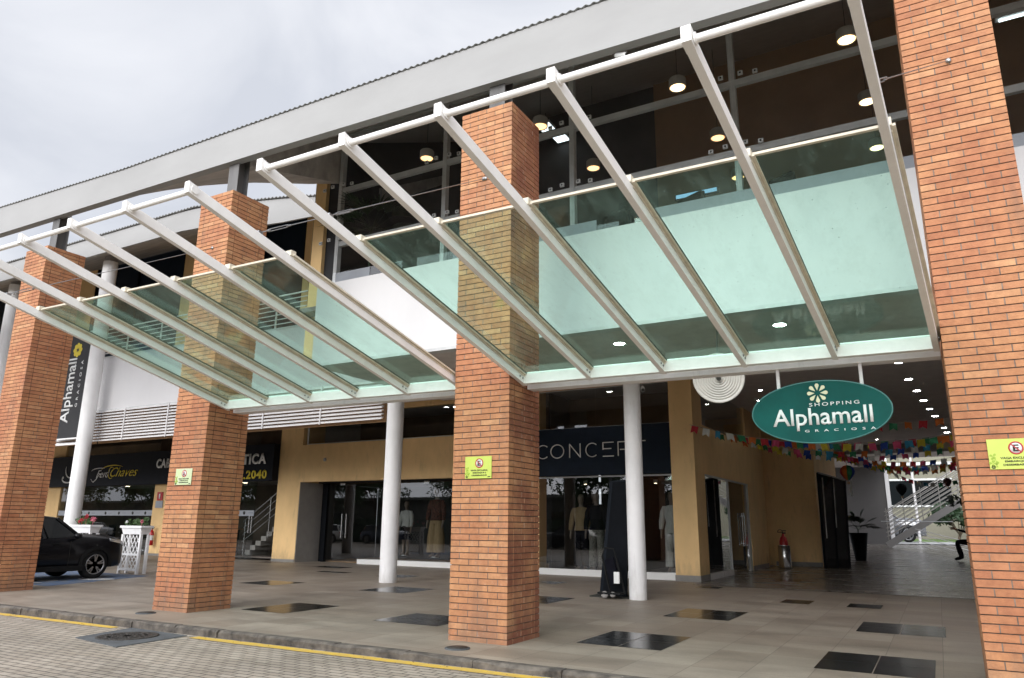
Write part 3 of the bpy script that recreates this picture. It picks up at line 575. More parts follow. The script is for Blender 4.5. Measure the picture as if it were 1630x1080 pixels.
# upper glazed room
g = MB(); g.box(-11.4, 8, 11.40, 11.58, 4.80, 6.58); g.box(-11.4, -11.22, 11.58, 15.8, 4.80, 6.58); par = g.build('parapet', m_parapet, B)
g = MB(); g.box(-11.41, 8, 11.385, 11.60, 4.735, 4.797); g.build('parapet_drip', m_frame, par)
g = MB(); g.box(-11.4, 8, 11.60, 16.4, 4.76, 4.95); g.build('front_soffit', m_soffit, B)
g = MB(); g.box(-11.4, 8, 16.4, 16.5, 4.76, 5.9); g.build('soffit_riser', m_brown, B)
g = MB(); g.box(-12.3, 8, 11.62, 22, 6.1, 6.2); g.build('upper_floor', m_int_floor, B)
g = MB(); g.add([(-12.66, 12.0, 10.64), (8, 12.0, 10.64), (8, 22, 15.64), (-12.66, 22, 15.64), (-12.66, 12.0, 11.0), (8, 12.0, 11.0), (8, 22, 16.0), (-12.66, 22, 16.0)], [(0,3,2,1),(4,5,6,7),(0,1,5,4),(1,2,6,5),(2,3,7,6),(3,0,4,7)]); g.build('upper_ceiling', m_ceil, B)
g = MB(); g.box(-5.7, 8, 18.2, 18.4, 6.2, 13.75); g.build('inner_wall', m_brown, B)
g = MB(); g.box(-14.0, -5.705, 18.5, 18.7, 6.2, 13.9); g.build('inner_wall', mat('dark stained wall', (0.05, 0.045, 0.042), 0.8, col2=(0.02, 0.02, 0.022), scale=0.8), B)
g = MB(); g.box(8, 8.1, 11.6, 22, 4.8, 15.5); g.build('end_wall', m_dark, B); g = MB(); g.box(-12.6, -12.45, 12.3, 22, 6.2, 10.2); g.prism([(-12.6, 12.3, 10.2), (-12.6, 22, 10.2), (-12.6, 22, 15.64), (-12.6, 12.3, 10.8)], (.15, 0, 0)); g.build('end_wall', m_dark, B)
g = MB(); g.box(-12.28, -11.94, 12.0, 12.25, 4.9, 9.62); g.build('end_pier', m_yellow, B)
g = MB(); g.box(-11.935, -11.46, 12.1, 12.15, 4.9, 9.5); g.build('dark_side_pane', m_dark, B)
MX = [-11.4, -8.43, -5.42, -2.3, 0.8, 3.9, 7.0]
for i, x in enumerate(MX):
    g = MB(); g.box(x-0.05, x+0.05, 11.90, 12.02, 6.2, 10.62); mu = g.build('mullion', m_frame, B)
    for z in (7.74, 9.08):
        for dx in (-0.17, 0.17, -0.42, 0.42):
            dz = 0.10 if abs(dx) < 0.3 else 0.06; g = MB()
            g.box(x+dx-0.04, x+dx+0.04, 11.80, 11.835, z+dz-0.035, z+dz+0.035); g.tube((x+dx, 11.797, z+dz), (x+dx, 11.81, z+dz), 0.018, 10, mi=1)
            g.build('clamp', [m_frame, m_gasket], mu)
for z in (6.42, 7.74, 9.08, 10.55):
    g = MB(); g.box(-11.36, 8, 11.915, 12.0, z-0.06, z+0.06); g.build('transom', m_frame, B)
for i in range(len(MX)-1):
    for z0, z1 in ((6.3, 7.735), (7.745, 9.075), (9.085, 10.6)):
        g = MB(); g.add([(MX[i]+.006, 11.842, z0), (MX[i+1]-.006, 11.842, z0), (MX[i+1]-.006, 11.842, z1), (MX[i]+.006, 11.842, z1)], [(0,1,2,3)])
        g.build('glass_pane', m_uglass, B)
for a, b in ((-11.3, -10.3), (-8.1, -6.9), (-6.3, -4.9), (-3.95, 5.0)):
    g = MB(); g.box(a, b, 11.832, 11.836, 6.5, 6.98); g.build('frosted_band', m_greyband, B)
# ground floor shell
ZC = 5.80
g = MB(); g.box(-45, 4, 16.5, 44, ZC, ZC+0.2); g.build('ground_floor_ceiling', m_ceil, B)
g = MB(); g.box(3.4, 3.6, 9.7, 44, -0.2, 6.0); g.build('passage_side_wall', m_greyw, B)
def wall(parts, mat_, name='wall', parent=B, bevel=0):
    g = MB()
    for q in parts: g.box(*q)
    return g.build(name, mat_, parent, bevel)
YW = 21.3
w1 = wall([(-22.62, -21.42, YW, 22.5, -0.15, ZC), (-21.42, -12.2, YW, YW+0.25, 3.04, 4.47), (-12.2, -10.98, YW, YW+0.5, -0.15, ZC), (-21.42, -12.2, YW, YW+0.25, 5.62, ZC)], m_yellow)
wall([(-22.63, -21.41, YW-0.012, YW, -0.15, 0.16), ], m_skirt, 'skirting', w1)
wall([(-21.415, -21.40, YW+0.02, 22.6, -0.1, 3.035)], m_jamb, 'door_jamb', w1)
wall([(-21.0, -20.85, 22.25, 22.40, -0.1, 3.03), (-21.3, -21.0, 22.45, 22.5, -0.1, 3.03)], m_black, 'door_frame', w1)
wall([(-21.3, -12.2, YW+0.10, YW+0.14, 4.47, 4.52), (-21.3, -21.24, YW+0.1, YW+0.14, 4.52, 5.62), (-16.7, -16.64, YW+0.1, YW+0.14, 4.52, 5.62)], m_frame, 'window_frame', w1)
# left shop (clothes)
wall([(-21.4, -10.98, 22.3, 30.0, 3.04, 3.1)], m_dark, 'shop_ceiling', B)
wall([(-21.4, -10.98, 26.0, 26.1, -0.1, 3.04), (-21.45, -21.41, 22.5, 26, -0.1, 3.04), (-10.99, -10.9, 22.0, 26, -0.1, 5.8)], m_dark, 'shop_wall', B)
wall([(-21.4, -10.98, 22.55, 26, 0.02, 0.09)], m_brown, 'shop_floor', B)
def pane(x0, x1, y, z0, z1, mt=None, parent=B, name='glass_pane'):
    g = MB(); g.add([(x0, y, z0), (x1, y, z0), (x1, y, z1), (x0, y, z1)], [(0,1,2,3)]); return g.build(name, mt or m_sglass, parent)
for a, b in ((-20.85, -19.9), (-19.89, -18.9), (-18.89, -15.9), (-15.89, -12.9)): pane(a, b, 22.3, 0.08, 3.03)
def handles(x, y, z0, z1, parent, dx=0.10, n=2, nrm=(0, -1, 0), along=X):
    al = Vector(along); nv = Vector(nrm)
    for s_ in (-1, 1)[:n]:
        g = MB(); p = Vector((x, y, 0)) + al*dx*s_ + nv*0.07
        g.tube(p+Vector((0, 0, z0)), p+Vector((0, 0, z1)), 0.017, 10)
        for z in (z0+0.1, z1-0.1): g.tube(p+Vector((0, 0, z)), p-nv*0.07+Vector((0, 0, z)), 0.012, 8)
        g.build('door_handle', m_chrome, parent)
handles(-19.9, 22.3, 0.95, 1.85, B, 0.11)
wall([(-18.95, -12.25, 22.0, 22.28, -0.1, 0.22)], m_pwhite, 'window_plinth', B, 0.01)
wall([(-20.2, -19.95, 22.24, 22.30, 2.95, 3.03), (-16.2, -15.95, 22.24, 22.3, 2.93, 3.03)], m_chrome, 'glass_fitting', B)
# mezzanine windows above
wall([(-21.3, -12.2, 24.5, 24.6, 4.4, 5.8)], m_mezz, 'mezzanine_wall', B); wall([(-22, -5.9, 21.9, 24.6, 4.3, 4.4)], m_dark, 'mezzanine_floor', B)
pane(-21.24, -12.2, YW+0.12, 4.52, 5.62)
# concept shop
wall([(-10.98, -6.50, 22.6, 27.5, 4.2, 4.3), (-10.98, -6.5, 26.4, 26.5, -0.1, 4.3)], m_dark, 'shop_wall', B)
wall([(-10.98, -6.50, 21.5, 26.4, 0.02, 0.08)], m_int_floor, 'shop_floor', B)
wall([(-10.98, -6.5, 23.5, 23.6, 4.4, 5.8)], m_mezz, 'mezzanine_wall', B)
for a, b in ((-10.97, -9.0), (-8.99, -6.55)): pane(a, b, YW, 0.2, 2.98); pane(a, b, YW+0.02, 4.46, 5.72)
wall([(-10.98, -6.54, YW-0.06, YW+0.1, -0.15, 0.205)], m_pwhite, 'window_plinth', B, 0.01)
wall([(-10.98, -6.52, YW-0.03, YW+0.05, 2.93, 2.975), (-10.98, -6.52, YW-0.03, YW+0.05, 4.455, 4.49), (-10.98, -6.52, YW-0.03, YW+0.05, 5.70, 5.78)], m_frame, 'window_frame', B)
wall([(-10.98, -6.5, 16.5, 16.55, 5.62, 5.8)], m_brown, 'lintel', B)
# corner pier and passage wall
XP = -5.85
w2 = wall([(-6.54, XP, 21.0, 22.0, -0.15, ZC)], m_yellow, 'corner_pier')
wall([(-6.555, XP+0.015, 20.985, 22.0, -0.15, 0.17)], m_skirt, 'skirting', w2)
w3 = wall([(-6.1, XP, 22.0, 27.9, 3.0, 4.45), (-6.1, XP, 27.9, 30.6, -0.15, ZC), (-8, XP, 30.6, 30.8, -0.15, ZC), (-7.2, -4.15, 32.4, 32.7, -0.15, ZC), (-4.45, -4.15, 32.7, 40, -0.15, ZC)], m_yellow, 'passage_wall')
wall([(XP-0.02, XP+0.012, 27.9, 30.6, -0.15, 0.16), (-5.9, -4.14, 32.385, 32.4, -0.15, 0.16)], m_skirt, 'skirting', w3)
wall([(-7.2, -7.0, 30.6, 32.6, -0.15, ZC)], m_yellow, 'recess_wall', w3)
wall([(-8.6, -8.5, 21.3, 28, -0.1, 3.1), (-8.6, -5.9, 28.0, 28.1, -0.1, 3.1)], m_dark, 'shop_wall', B)
def xpane(x, y0, y1, z0, z1, name='glass_pane', mt=None):
    g = MB(); g.add([(x, y0, z0), (x, y1, z0), (x, y1, z1), (x, y0, z1)], [(0,1,2,3)]); return g.build(name, mt or m_sglass, B)
xpane(XP-0.05, 22.0, 24.9, 0.1, 3.0); xpane(XP-0.05, 24.92, 27.6, 0.03, 3.0, 'glass_door'); xpane(XP-0.06, 22.0, 27.9, 4.45, 5.75)
wall([(XP-0.12, XP-0.03, 27.6, 27.9, 0, 3.0), (XP-0.1, XP-0.02, 24.89, 24.93, 0.1, 3.0), (XP-0.1, XP-0.02, 22, 27.9, 2.95, 2.998)], m_frame, 'door_frame', B)
wall([(XP-0.15, XP+0.01, 22.0, 24.9, -0.15, 0.17)], m_white, 'window_plinth', B, 0.01)
handles(XP-0.05, 26.6, 0.85, 1.95, B, 0.16, 2, (1, 0, 0), Y)
wall([(-6.9, -6.6, 24.0, 24.6, 1.9, 2.9)], m_louvre, 'inner_blind', B)
# far grey wall, beam at the end of the ceiling
wall([(-9, -2.75, 60, 60.3, 0, 9.2)], mat('far grey wall', (.10, .094, .09), .8, var=.06), 'far_wall', B)
wall([(-9, 3.4, 43.6, 44.0, 5.35, 5.8)], m_greyw, 'ceiling_end_beam', B)
wall([(-9, 3.6, 44.0, 53.0, 5.85, 6.0), (-9, -2.76, 53.0, 59.95, 5.86, 6.01)], m_ceil, 'added_shade_slab', B)  # added slabs, stretched out to shade the far floor and grey wall
wall([(-3.0, -2.75, 59.9, 60.0, 0.4, 9.2)], m_white, 'far_wall_edge', B)
# ---- writing: the CONCEPT sign
cs = thing('shop_sign', (-8.8, 21.2, 3.0), 'dark navy shop sign with thin pale letters CONCEPT above the shop window', 'sign')
wall([(-10.97, -6.56, 21.06, 21.24, 2.985, 4.45)], m_navy, 'sign_box', cs, 0.01)
ys = 21.045; zt, zb_ = 3.95, 3.535
def stroke(pts, name='letter', parent=cs, th=0.026, mt=None):
    g = MB()
    for a, b in zip(pts, pts[1:]):
        a = Vector((a[0], ys, a[1])); b = Vector((b[0], ys, b[1])); d = (b-a).normalized()*0.008; g.obox(a-d, b+d, 0.02, th, up=(b-a).cross(Vector(Y)))
    return g.build(name, mt or m_letter, parent)
def arc(cx, cz, rx, rz, a0, a1, n=18): return [(cx+rx*math.cos(R(a0+(a1-a0)*i/n)), cz+rz*math.sin(R(a0+(a1-a0)*i/n))) for i in range(n+1)]
zc = (zt+zb_)/2; hz = (zt-zb_)/2
stroke(arc(-10.71, zc, 0.22, hz, 50, 310)); stroke(arc(-10.21, zc, 0.225, hz, 0, 360, 26)); stroke([(-9.78, zb_), (-9.78, zt), (-9.42, zb_), (-9.42, zt)])
stroke(arc(-9.02, zc, 0.21, hz, 50, 310)); stroke([(-8.32, zt), (-8.66, zt), (-8.66, zc)]); stroke([(-8.66, zc+0.02), (-8.40, zc+0.02)]); stroke([(-8.66, zb_), (-8.32, zb_)])
stroke([(-8.17, zb_), (-8.17, zt), (-7.95, zt)] + arc(-7.95, zt-0.115, 0.12, 0.115, 90, -90, 8)[1:] + [(-8.1, zt-0.23)]); stroke([(-7.72, zt), (-7.31, zt)]); stroke([(-7.52, zt), (-7.52, zb_)])
# ================================================================== ROUND COLUMNS
def column(x, y, z1, rad, label, stub=None):
    zb = gz(x)-0.02; c = thing('round_column', (x, y, zb), label, 'column', 'round white columns')
    g = MB(); g.lathe([(rad, zb), (rad, z1)], (x, y, 0), 40); g.build('shaft', m_white, c)
    if stub: g = MB(); g.box(x-rad*0.6, x+rad*0.6, y-rad*0.6, y+rad*0.6, z1, stub); g.build('steel_head', m_greyw, c)
    return c
column(-5.585, 15.3, 4.76, 0.185, 'round white column in front of the navy shop sign')
column(-12.5, 15.75, 5.8, 0.225, 'round white column at the right end of the louvres left of the middle brick pillar')
column(-19.3, 15.5, 5.4, 0.225, 'round white column behind the brick pillar with the faded plate')
column(-25.93, 15.3, 10.9, 0.25, 'tall round white column between the black banner and the louvres', 11.4)
column(-32.4, 15.3, 11.0, 0.25, 'tall round white column at the far left edge of the photo', 11.5)
# ================================================================== LEFT WING
Wn = thing('side_wing', (-28, 15.8, 0), 'left wing of the mall with ochre upper wall, white parapet with railing and louvres below', 'building')
g = MB(); rings = []
WT = [(-50, 11.6), (-20.3, 11.58), (-16.9, 11.12), (-15.9, 10.97), (-14.8, 10.76), (-12.4, 10.5)]; WB = [(-50, 10.9), (-20.3, 10.88), (-16.7, 10.26), (-15.3, 10.2), (-12.4, 10.0)]
YG = 14.5
for x in [-50+i*0.94 for i in range(41)]: rings.append([(x, YG, lerp(WB, x)), (x, YG, lerp(WT, x)), (x, YG+0.06, lerp(WT, x)), (x, YG+0.06, lerp(WB, x))])
g.loft(rings, smooth=False); wf = g.build('roof_fascia', m_fascia, Wn)
g = MB(); vs = []; n = 1500
for i in range(n+1):
    x = -50+37.6*i/n; z = lerp(WT, x)+0.03+0.025*math.sin(x*2*math.pi/0.16); vs += [(x, YG-0.06, z), (x, YG-0.06, z+0.02), (x, YG+0.25, z+0.06)]
fs = []
for i in range(n): a = 3*i; fs += [(a, a+3, a+4, a+1), (a+1, a+4, a+5, a+2), (a, a+2, a+5, a+3)]
g.add(vs, fs, True); g.build('corrugated_edge', m_corr, wf)
g = MB(); rings = []
for x in [-50+i*0.94 for i in range(41)]:
    zu = 12.12 if x < -20 else 12.12-(x+20)*0.02
    rings.append([(x, YG+0.06, lerp(WB, x)+0.01), (x, 17.6, zu), (x, 17.6, zu+0.3), (x, YG+0.06, lerp(WT, x)-0.01)])
g.loft(rings, smooth=False); g.build('roof_underside', m_under, Wn)
opn = [(-39.5, -34.5), (-33.1, -31.75), (-30.55, -24.7), (-22.4, -18.23)]
parts = []; last = -50
for a, b in opn: parts.append((last, a, 17.5, 17.7, 5.8, 12.12)); last = b
parts.append((last, -17.25, 17.5, 17.7, 5.8, 12.05)); parts += [(-17.25, -16.55, 17.5, 17.7, 5.8, 10.55), (-17.25, -16.55, 17.5, 17.7, 11.6, 12.05), (-16.55, -12.5, 17.5, 17.7, 5.8, 12.0)]
for q in parts: wall([q], m_yellow, 'upper_wall', Wn)
wall([(-50, -12.5, 20.5, 20.6, 5.8, 12.2), (-50, -12.6, 17.7, 20.5, 12.15, 12.2)], m_dark, 'inner_wall', Wn)
wall([(-50, -12.5, 15.95, 20.5, 5.8, 6.0)], m_soffit, 'upper_floor', Wn)
for a, b in opn: wall([(a, a+0.06, 17.52, 17.6, 6, 12.1), (b-0.06, b, 17.52, 17.6, 6, 12.1), ((a+b)/2-0.03, (a+b)/2+0.03, 17.52, 17.6, 6, 12.1)], m_black, 'window_frame', Wn); pane(a, b, 17.62, 6, 12.1, m_navy, Wn, 'dark_pane')
wall([(-17.25, -16.55, 17.6, 17.62, 10.55, 11.6)], m_dark, 'window_pane', Wn)
wp = wall([(-50, -11.45, 15.85, 16.0, 5.42, 7.38)], m_parapet, 'parapet', Wn)
wall([(-50, -11.45, 15.83, 16.02, 7.38, 7.42), (-50, -11.45, 15.83, 16.02, 5.37, 5.418)], m_frame, 'parapet_trim', wp)
for x in [-48+1.9*i for i in range(20)]: g = MB(); g.box(x-0.02, x+0.02, 15.90, 15.94, 7.42, 8.5); g.build('railing_post', m_white, Wn)
for i in range(7):
    g = MB(); g.tube((-49.5, 15.88, 7.56+0.155*i), (-11.5, 15.88, 7.56+0.155*i), 0.016 if i < 6 else 0.026, 8); g.build('railing_bar', m_white, Wn)
for k, (xa, xb) in enumerate(((-50, -26.3), (-26.2, -19.4), (-19.3, -13.0))):
    p = thing('louvre_screen', ((xa+xb)/2, 15.8, 4.25), ('white louvre screen at the far left below the black banner', 'white louvre screen between the tall round column and the brick pillar', 'white louvre screen below the left canopy beside the round column')[k], 'louvre', 'white louvre screens')
    for i in range(11):
        z = 4.27+0.103*i; g = MB(); g.loft([[(x, 15.76, z), (x, 15.765, z+0.045), (x, 15.86, z+0.085), (x, 15.86, z+0.04)] for x in (xa, xb)], smooth=False); g.build('blade', m_louvre, p)
    x = xa+1.7
    while x < xb-0.4: wall([(x-0.022, x+0.022, 15.735, 15.76, 4.25, 5.38)], m_louvre, 'stile', p); x += 2.35
    wall([(xa, xb, 15.98, 16.0, 4.22, 5.4)], m_brown, 'backing', p)
# salon front
YS = 21.3
sw = wall([(-60, -37.42, YS, YS+0.3, -0.15, 5.8)], m_yellow, 'shop_wall', Wn); wall([(-38.12, -37.42, YS-0.012, YS-0.002, -0.15, 5.8)], m_yellow, 'pier_face', sw)
wall([(-30.19, -29.37, YS, YS+0.3, -0.15, 3.2)], m_yellow, 'pier', Wn)
wall([(-30.2, -29.36, YS-0.012, YS, -0.15, 0.18)], m_skirt, 'skirting', sw)
wall([(-46, -22.7, 26.2, 26.3, -0.1, 5.8)], mat('salon back wall', (0.16, 0.13, 0.09), .8, col2=(0.05, 0.045, 0.04), scale=0.5), 'inner_wall', Wn); wall([(-22.72, -22.64, 21.9, 26.2, -0.1, 5.8)], m_jamb, 'inner_wall', Wn)
wall([(-46, -22.7, 21.8, 26.2, 3.3, 3.4)], m_greyw, 'shop_ceiling', Wn)
wall([(-46, -22.7, 21.6, 26.2, 0.14, 0.2)], m_int_floor, 'shop_floor', Wn)
for a, b in ((-37.4, -34.0), (-33.98, -30.2), (-29.36, -27.0), (-26.98, -24.9), (-24.88, -23.8)): pane(a, b, YS+0.05, 0.1, 3.1, parent=Wn); pane(a, b, YS+0.05, 4.6, 5.78, parent=Wn)
wall([(-37.4, -30.2, YS+0.035, YS+0.045, 1.77, 2.0), (-29.36, -23.85, YS+0.035, YS+0.045, 1.76, 1.98)], m_greyband, 'frosted_band', Wn)
g = MB()
for x in (-36.6, -35.5, -34.9, -33.6, -32.6, -31.6, -30.7, -29.0, -27.8, -26.6, -25.4, -24.4):
    g.lathe([(0.07, 0), (0.07, 0.006), (0.0005, 0.006)], (x, YS+0.034, 1.88), 14, M=Matrix(((1,0,0),(0,0,-1),(0,1,0))))
    g.box(x+0.22, x+0.5, YS+0.029, YS+0.034, 1.875, 1.885)
g.build('band_print', m_ink, Wn)
handles(-23.95, YS+0.05, 1.1, 1.75, Wn, 0.07)
wall([(-46, -22.65, 24.0, 24.1, 4.5, 5.8)], m_mezz, 'mezzanine_wall', Wn)
ss = thing('shop_sign', (-30, 21.0, 3.1), 'long charcoal hair salon sign with white and yellow writing on the left', 'sign')
wall([(-38.4, -22.62, 20.97, 21.29, 3.11, 4.55)], m_blacksign, 'sign_box', ss, 0.01)
yt = 20.955
text('lettering', 'CAB', (-29.80, yt, 3.79), X, Z, 0.92, 0.41, m_letter_w, ss, 0.012, bold=0.035, space=1.1)
text('lettering', 'E', (-28.82, yt, 3.79), X, Z, 0.24, 0.41, m_letter_w, ss, 0.012, bold=0.035)
text('lettering', '\u00c9TICA', (-24.62, yt, 3.77), X, Z, 1.62, 0.53, m_letter_w, ss, 0.012, bold=0.035, space=1.1)
text('lettering', '62.2040', (-24.80, yt, 3.19), X, Z, 1.90, 0.35, m_letter_y, ss, 0.012, bold=0.03, space=1.1)
text('lettering', 'Fer', (-34.12, yt, 3.48), X, Z, 0.78, 0.34, m_letter_w, ss, 0.010, bold=-0.005, shear=0.45)
text('lettering', 'd', (-33.42, yt, 3.48), X, Z, 0.30, 0.36, m_letter_w, ss, 0.010, bold=-0.005, shear=0.45)
text('lettering', 'Chaves', (-33.06, yt, 3.50), X, Z, 2.0, 0.42, m_letter_y, ss, 0.010, bold=-0.005, shear=0.5)
ys = yt
def swash(pts, mt, wd): 
    g = MB(); n = len(pts)
    for i, (a, b) in enumerate(zip(pts, pts[1:])):
        t = math.sin(math.pi*(i+0.5)/(n-1)); a = Vector((a[0], yt-0.004, a[1])); b = Vector((b[0], yt-0.004, b[1])); d = (b-a)*0.1
        g.obox(a-d, b+d, 0.012, 0.008+wd*t, up=(b-a).cross(Vector(Y)))
    g.build('swash', mt, ss)
swash([(-34.5+0.10*i, 3.42-0.10*math.sin(i*0.75)-0.02*i*(i < 3)+0.05*max(0, i-4)) for i in range(9)], m_letter_w, 0.03)
swash(arc(-33.9, 3.78, 0.65, 0.14, 170, 60, 10), m_letter_w, 0.035)
swash(arc(-32.9, 3.80, 0.9, 0.22, 165, 40, 14), m_letter_y, 0.035); swash(arc(-33.0, 3.68, 0.22, 0.26, 40, 300, 12), m_letter_y, 0.03)
swash(arc(-36.2, 3.95, 0.45, 0.42, 165, 300, 12), m_letter_w, 0.05); swash([(-36.0+0.1*i*0.9, 3.35+0.13*i) for i in range(9)], m_letter_w, 0.09)
swash(arc(-36.4, 3.50, 0.45, 0.20, 150, 340, 12), m_letter_w, 0.06)
g = MB(); g.ell((-36.78, yt-0.005, 3.55), 0.06, 0.01, 0.06); g.build('swash', m_letter_w, ss)
# black vertical banner
bn = thing('vertical_banner', (-27.4, 15.5, 4.4), 'tall charcoal banner with a yellow flower and Alphamall Graciosa written upwards, beside the tall column', 'banner')
wall([(-28.25, -26.72, 15.48, 15.50, 4.42, 8.35)], m_black_b := mat('banner cloth', (0.028, 0.028, 0.030), 0.8, var=0.15), 'banner_cloth', bn)
text('lettering', 'Alphamall', (-27.28, 15.475, 4.98), Z, (-1, 0, 0), 2.45, 0.72, m_letter_w, bn, 0.004, bold=0.012)
text('lettering', 'GRACIOSA', (-27.02, 15.475, 5.55), Z, (-1, 0, 0), 1.75, 0.12, m_letter_w, bn, 0.004, space=1.9)
for q in range(8):
    g = MB(); g.prism(petal((-27.50, 15.475, 7.74), q*math.pi/4, 0.05, 0.28, 0.17, X, Z, 0), (0, -0.004, 0)); g.build('flower_petal', m_letter_y, bn)
for q in ((-28.3, -26.7, 15.45, 15.53, 8.35, 8.40), (-28.3, -26.7, 15.45, 15.53, 4.37, 4.42), (-28.3, -26.7, 15.55, 15.6, 4.18, 4.25)): wall([q], m_white, 'banner_rail', bn)
# ================================================================== OVAL HANGING SIGN, DISH LAMP
ov = thing('oval_sign', (-1.05, 9.1, 2.41), 'teal oval hanging sign reading Shopping Alphamall Graciosa', 'sign')
ca, ra, rb = (-1.045, 9.1, 2.76), 0.745, 0.352
Mxz = Matrix(((1, 0, 0), (0, 0, -1), (0, 1, 0)))
n = 64; pts = [(ca[0]+ra*math.cos(6.28319*i/n), 9.07, ca[2]+rb*math.sin(6.28319*i/n)) for i in range(n)]
g = MB(); g.prism(pts, (0, 0.06, 0)); g.build('sign_panel', m_teal, ov)
g = MB(); g.loft([[(ca[0]+(ra+a)*math.cos(6.28319*i/n), y, ca[2]+(rb+a)*math.sin(6.28319*i/n)) for i in range(n)] for a, y in ((0.001, 9.066), (0.012, 9.066), (0.012, 9.134), (0.001, 9.134), (0.001, 9.066))], cap=False); g.build('sign_rim', m_tealedge, ov)
text('lettering', 'Alphamall', (-1.565, 9.066, 2.545), X, Z, 1.07, 0.262, m_letter_w, ov, 0.005, bold=0.012)
text('lettering', 'SHOPPING', (-1.15, 9.066, 2.822), X, Z, 0.53, 0.040, m_letter_w, ov, 0.004, space=1.35)
text('lettering', 'GRACIOSA', (-1.22, 9.066, 2.528), X, Z, 0.74, 0.026, m_letter_w, ov, 0.003, space=2.4)
for q in range(8):
    g = MB(); g.prism(petal((-1.05, 9.066, 2.975), q*math.pi/4+.0, 0.030, 0.112, 0.044, X, Z, 0), (0, -0.005, 0)); g.build('flower_petal', m_cream, ov)
for x in (-1.475, -0.575):
    g = MB(); g.box(x-0.018, x+0.018, 9.085, 9.115, 2.98, 3.42); g.build('hanger_rod', m_louvre, ov)
dl = thing('dish_lamp', (-2.85, 11.6, 3.7), 'round ribbed white dish hanging left of the teal oval sign', 'lamp')
nd = Vector((0.28, -0.90, -0.32)).normalized(); q_ = nd.to_track_quat('Z', 'Y').to_matrix()
prof = [(0.0005, 0.02)]
for i in range(9): r1 = 0.04+0.038*i; prof += [(r1, 0.008+0.004*i), (r1+0.008, 0.030+0.004*i), (r1+0.030, 0.030+0.004*i)]
prof += [(0.385, 0.07), (0.40, 0.05), (0.39, 0.0), (0.0005, -0.05)]
g = MB(); g.lathe(prof, (-2.78, 11.6, 3.76), 40, M=q_); g.build('dish', m_disc, dl)
g = MB(); c = Vector((-2.78, 11.6, 3.76)); g.tube(c+nd*0.02, c+nd*0.10, 0.035, 12); g.tube(c+nd*0.08, c+nd*0.08+Vector((-0.25, 0, 0.30)), 0.010, 6); g.path([c-nd*0.04, c-nd*0.1+Vector((0, 0, 0.3)), (-2.78, 11.75, 4.77)], 0.012, 8); g.build('stem', m_ink, dl)
# ================================================================== LAMPS
def downlight(x, y, z, label, s=1.0, grp='round recessed downlights'):
    t = thing('downlight', (x, y, z), label, 'downlight', grp)
    g = MB(); g.lathe([(0.10*s, -0.002), (0.13*s, -0.014), (0.14*s, -0.002)], (x, y, z), 20); g.build('rim', m_pwhite, t)
    g = MB(); g.lathe([(0.10*s, -0.006), (0.0005, -0.006)], (x, y, z), 20); g.build('lens', m_cool, t)
downlight(-1.94, 12.55, 4.76, 'lit downlight seen through the canopy glass just above the oval sign')
downlight(-4.79, 12.55, 4.76, 'lit downlight seen through the canopy glass just above the round column')
OR = ['nearest', 'second', 'third', 'fourth', 'fifth', 'sixth', 'seventh', 'last']
for i, (x, y) in enumerate(((-0.44, 21.9), (-0.28, 24.6), (-0.12, 26.8), (0.04, 29.0), (0.2, 31.2), (0.37, 33.3), (0.70, 37.4), (0.82, 39.3))):
    downlight(x, y, ZC, '%s downlight from the front in the long passage row' % OR[i])
for i, (x, y) in enumerate(((-5.0, 26.5), (-4.4, 34.5), (-2.7, 38.5), (-4.55, 24.5), (-2.2, 41.0))):
    downlight(x, y, ZC, ('small downlight near the ochre passage wall', 'small downlight beside the far end of the ochre wall', 'small downlight above the paper flags', 'small downlight nearest the corner pier', 'small downlight at the far end of the passage ceiling')[i], 0.6)
downlight(-9.0, 21.0-0.9, ZC, 'lit downlight above the navy shop sign'); downlight(-15.7, 20.0, ZC, 'lit downlight between the round column and the middle brick pillar')
downlight(-15.3, 22.8, ZC-0.02, 'small warm downlight behind the upper shop window', 0.6)
def pendant(x, y, z, label, warm):
    t = thing('pendant_lamp', (x, y, z), label, 'pendant lamp', 'pendant lamps behind the upper glazing')
    g = MB(); g.lathe([(0.15, 0.05), (0.165, 0.0), (0.17, 0.03), (0.17, 0.19), (0.15, 0.215), (0.02, 0.22), (0.012, 0.25)], (x, y, z), 24); g.build('lamp_shade', m_shade, t)
    g = MB(); g.lathe([(0.14, 0.012), (0.0005, 0.03)], (x, y, z), 20); g.build('bulb', warm, t)
    g = MB(); g.tube((x, y, z+0.24), (x, y, 10.66+(y-12)*0.5), 0.006, 6); g.build('cord', m_ink, t)
zp = 10.0
for i, (x, y, lb) in enumerate(((-0.45, 13.0, 'bright pendant lamp nearest the right brick pillar, highest in the glazing'), (-3.57, 13.0, 'pendant lamp right of the arm that ends highest in the photo'), (-6.67, 13.0, 'pendant lamp just right of the top of the middle brick pillar'), (-9.74, 13.0, 'pendant lamp left of the middle brick pillar'),
        (-0.29, 15.4, 'second row pendant lamp beside the rightmost canopy arm'), (-3.37, 15.4, 'second row pendant lamp above the canopy edge in the middle bay'), (-6.43, 15.4, 'second row dim pendant lamp next to the upright mullion'),
        (-0.25, 17.6, 'back row pendant lamp seen through the rightmost canopy pane'), (-3.42, 17.6, 'back row pendant lamp seen low through the canopy glass'))):
    pendant(x, y, zp if y < 14 else zp+0.02, lb, m_warm if i in (0, 1, 4, 7) else m_warm2)
t = thing('fluorescent_lamp', (2.2, 14, 10.2), 'fluorescent tube lamp at the top right corner behind the brick pillar', 'lamp')
g = MB(); g.box(1.9, 3.2, 13.96, 14.1, 10.24, 10.30); g.build('housing', m_pwhite, t); g = MB(); g.tube((1.95, 14.03, 10.215), (3.15, 14.03, 10.215), 0.022, 10); g.build('tube', m_tube, t)
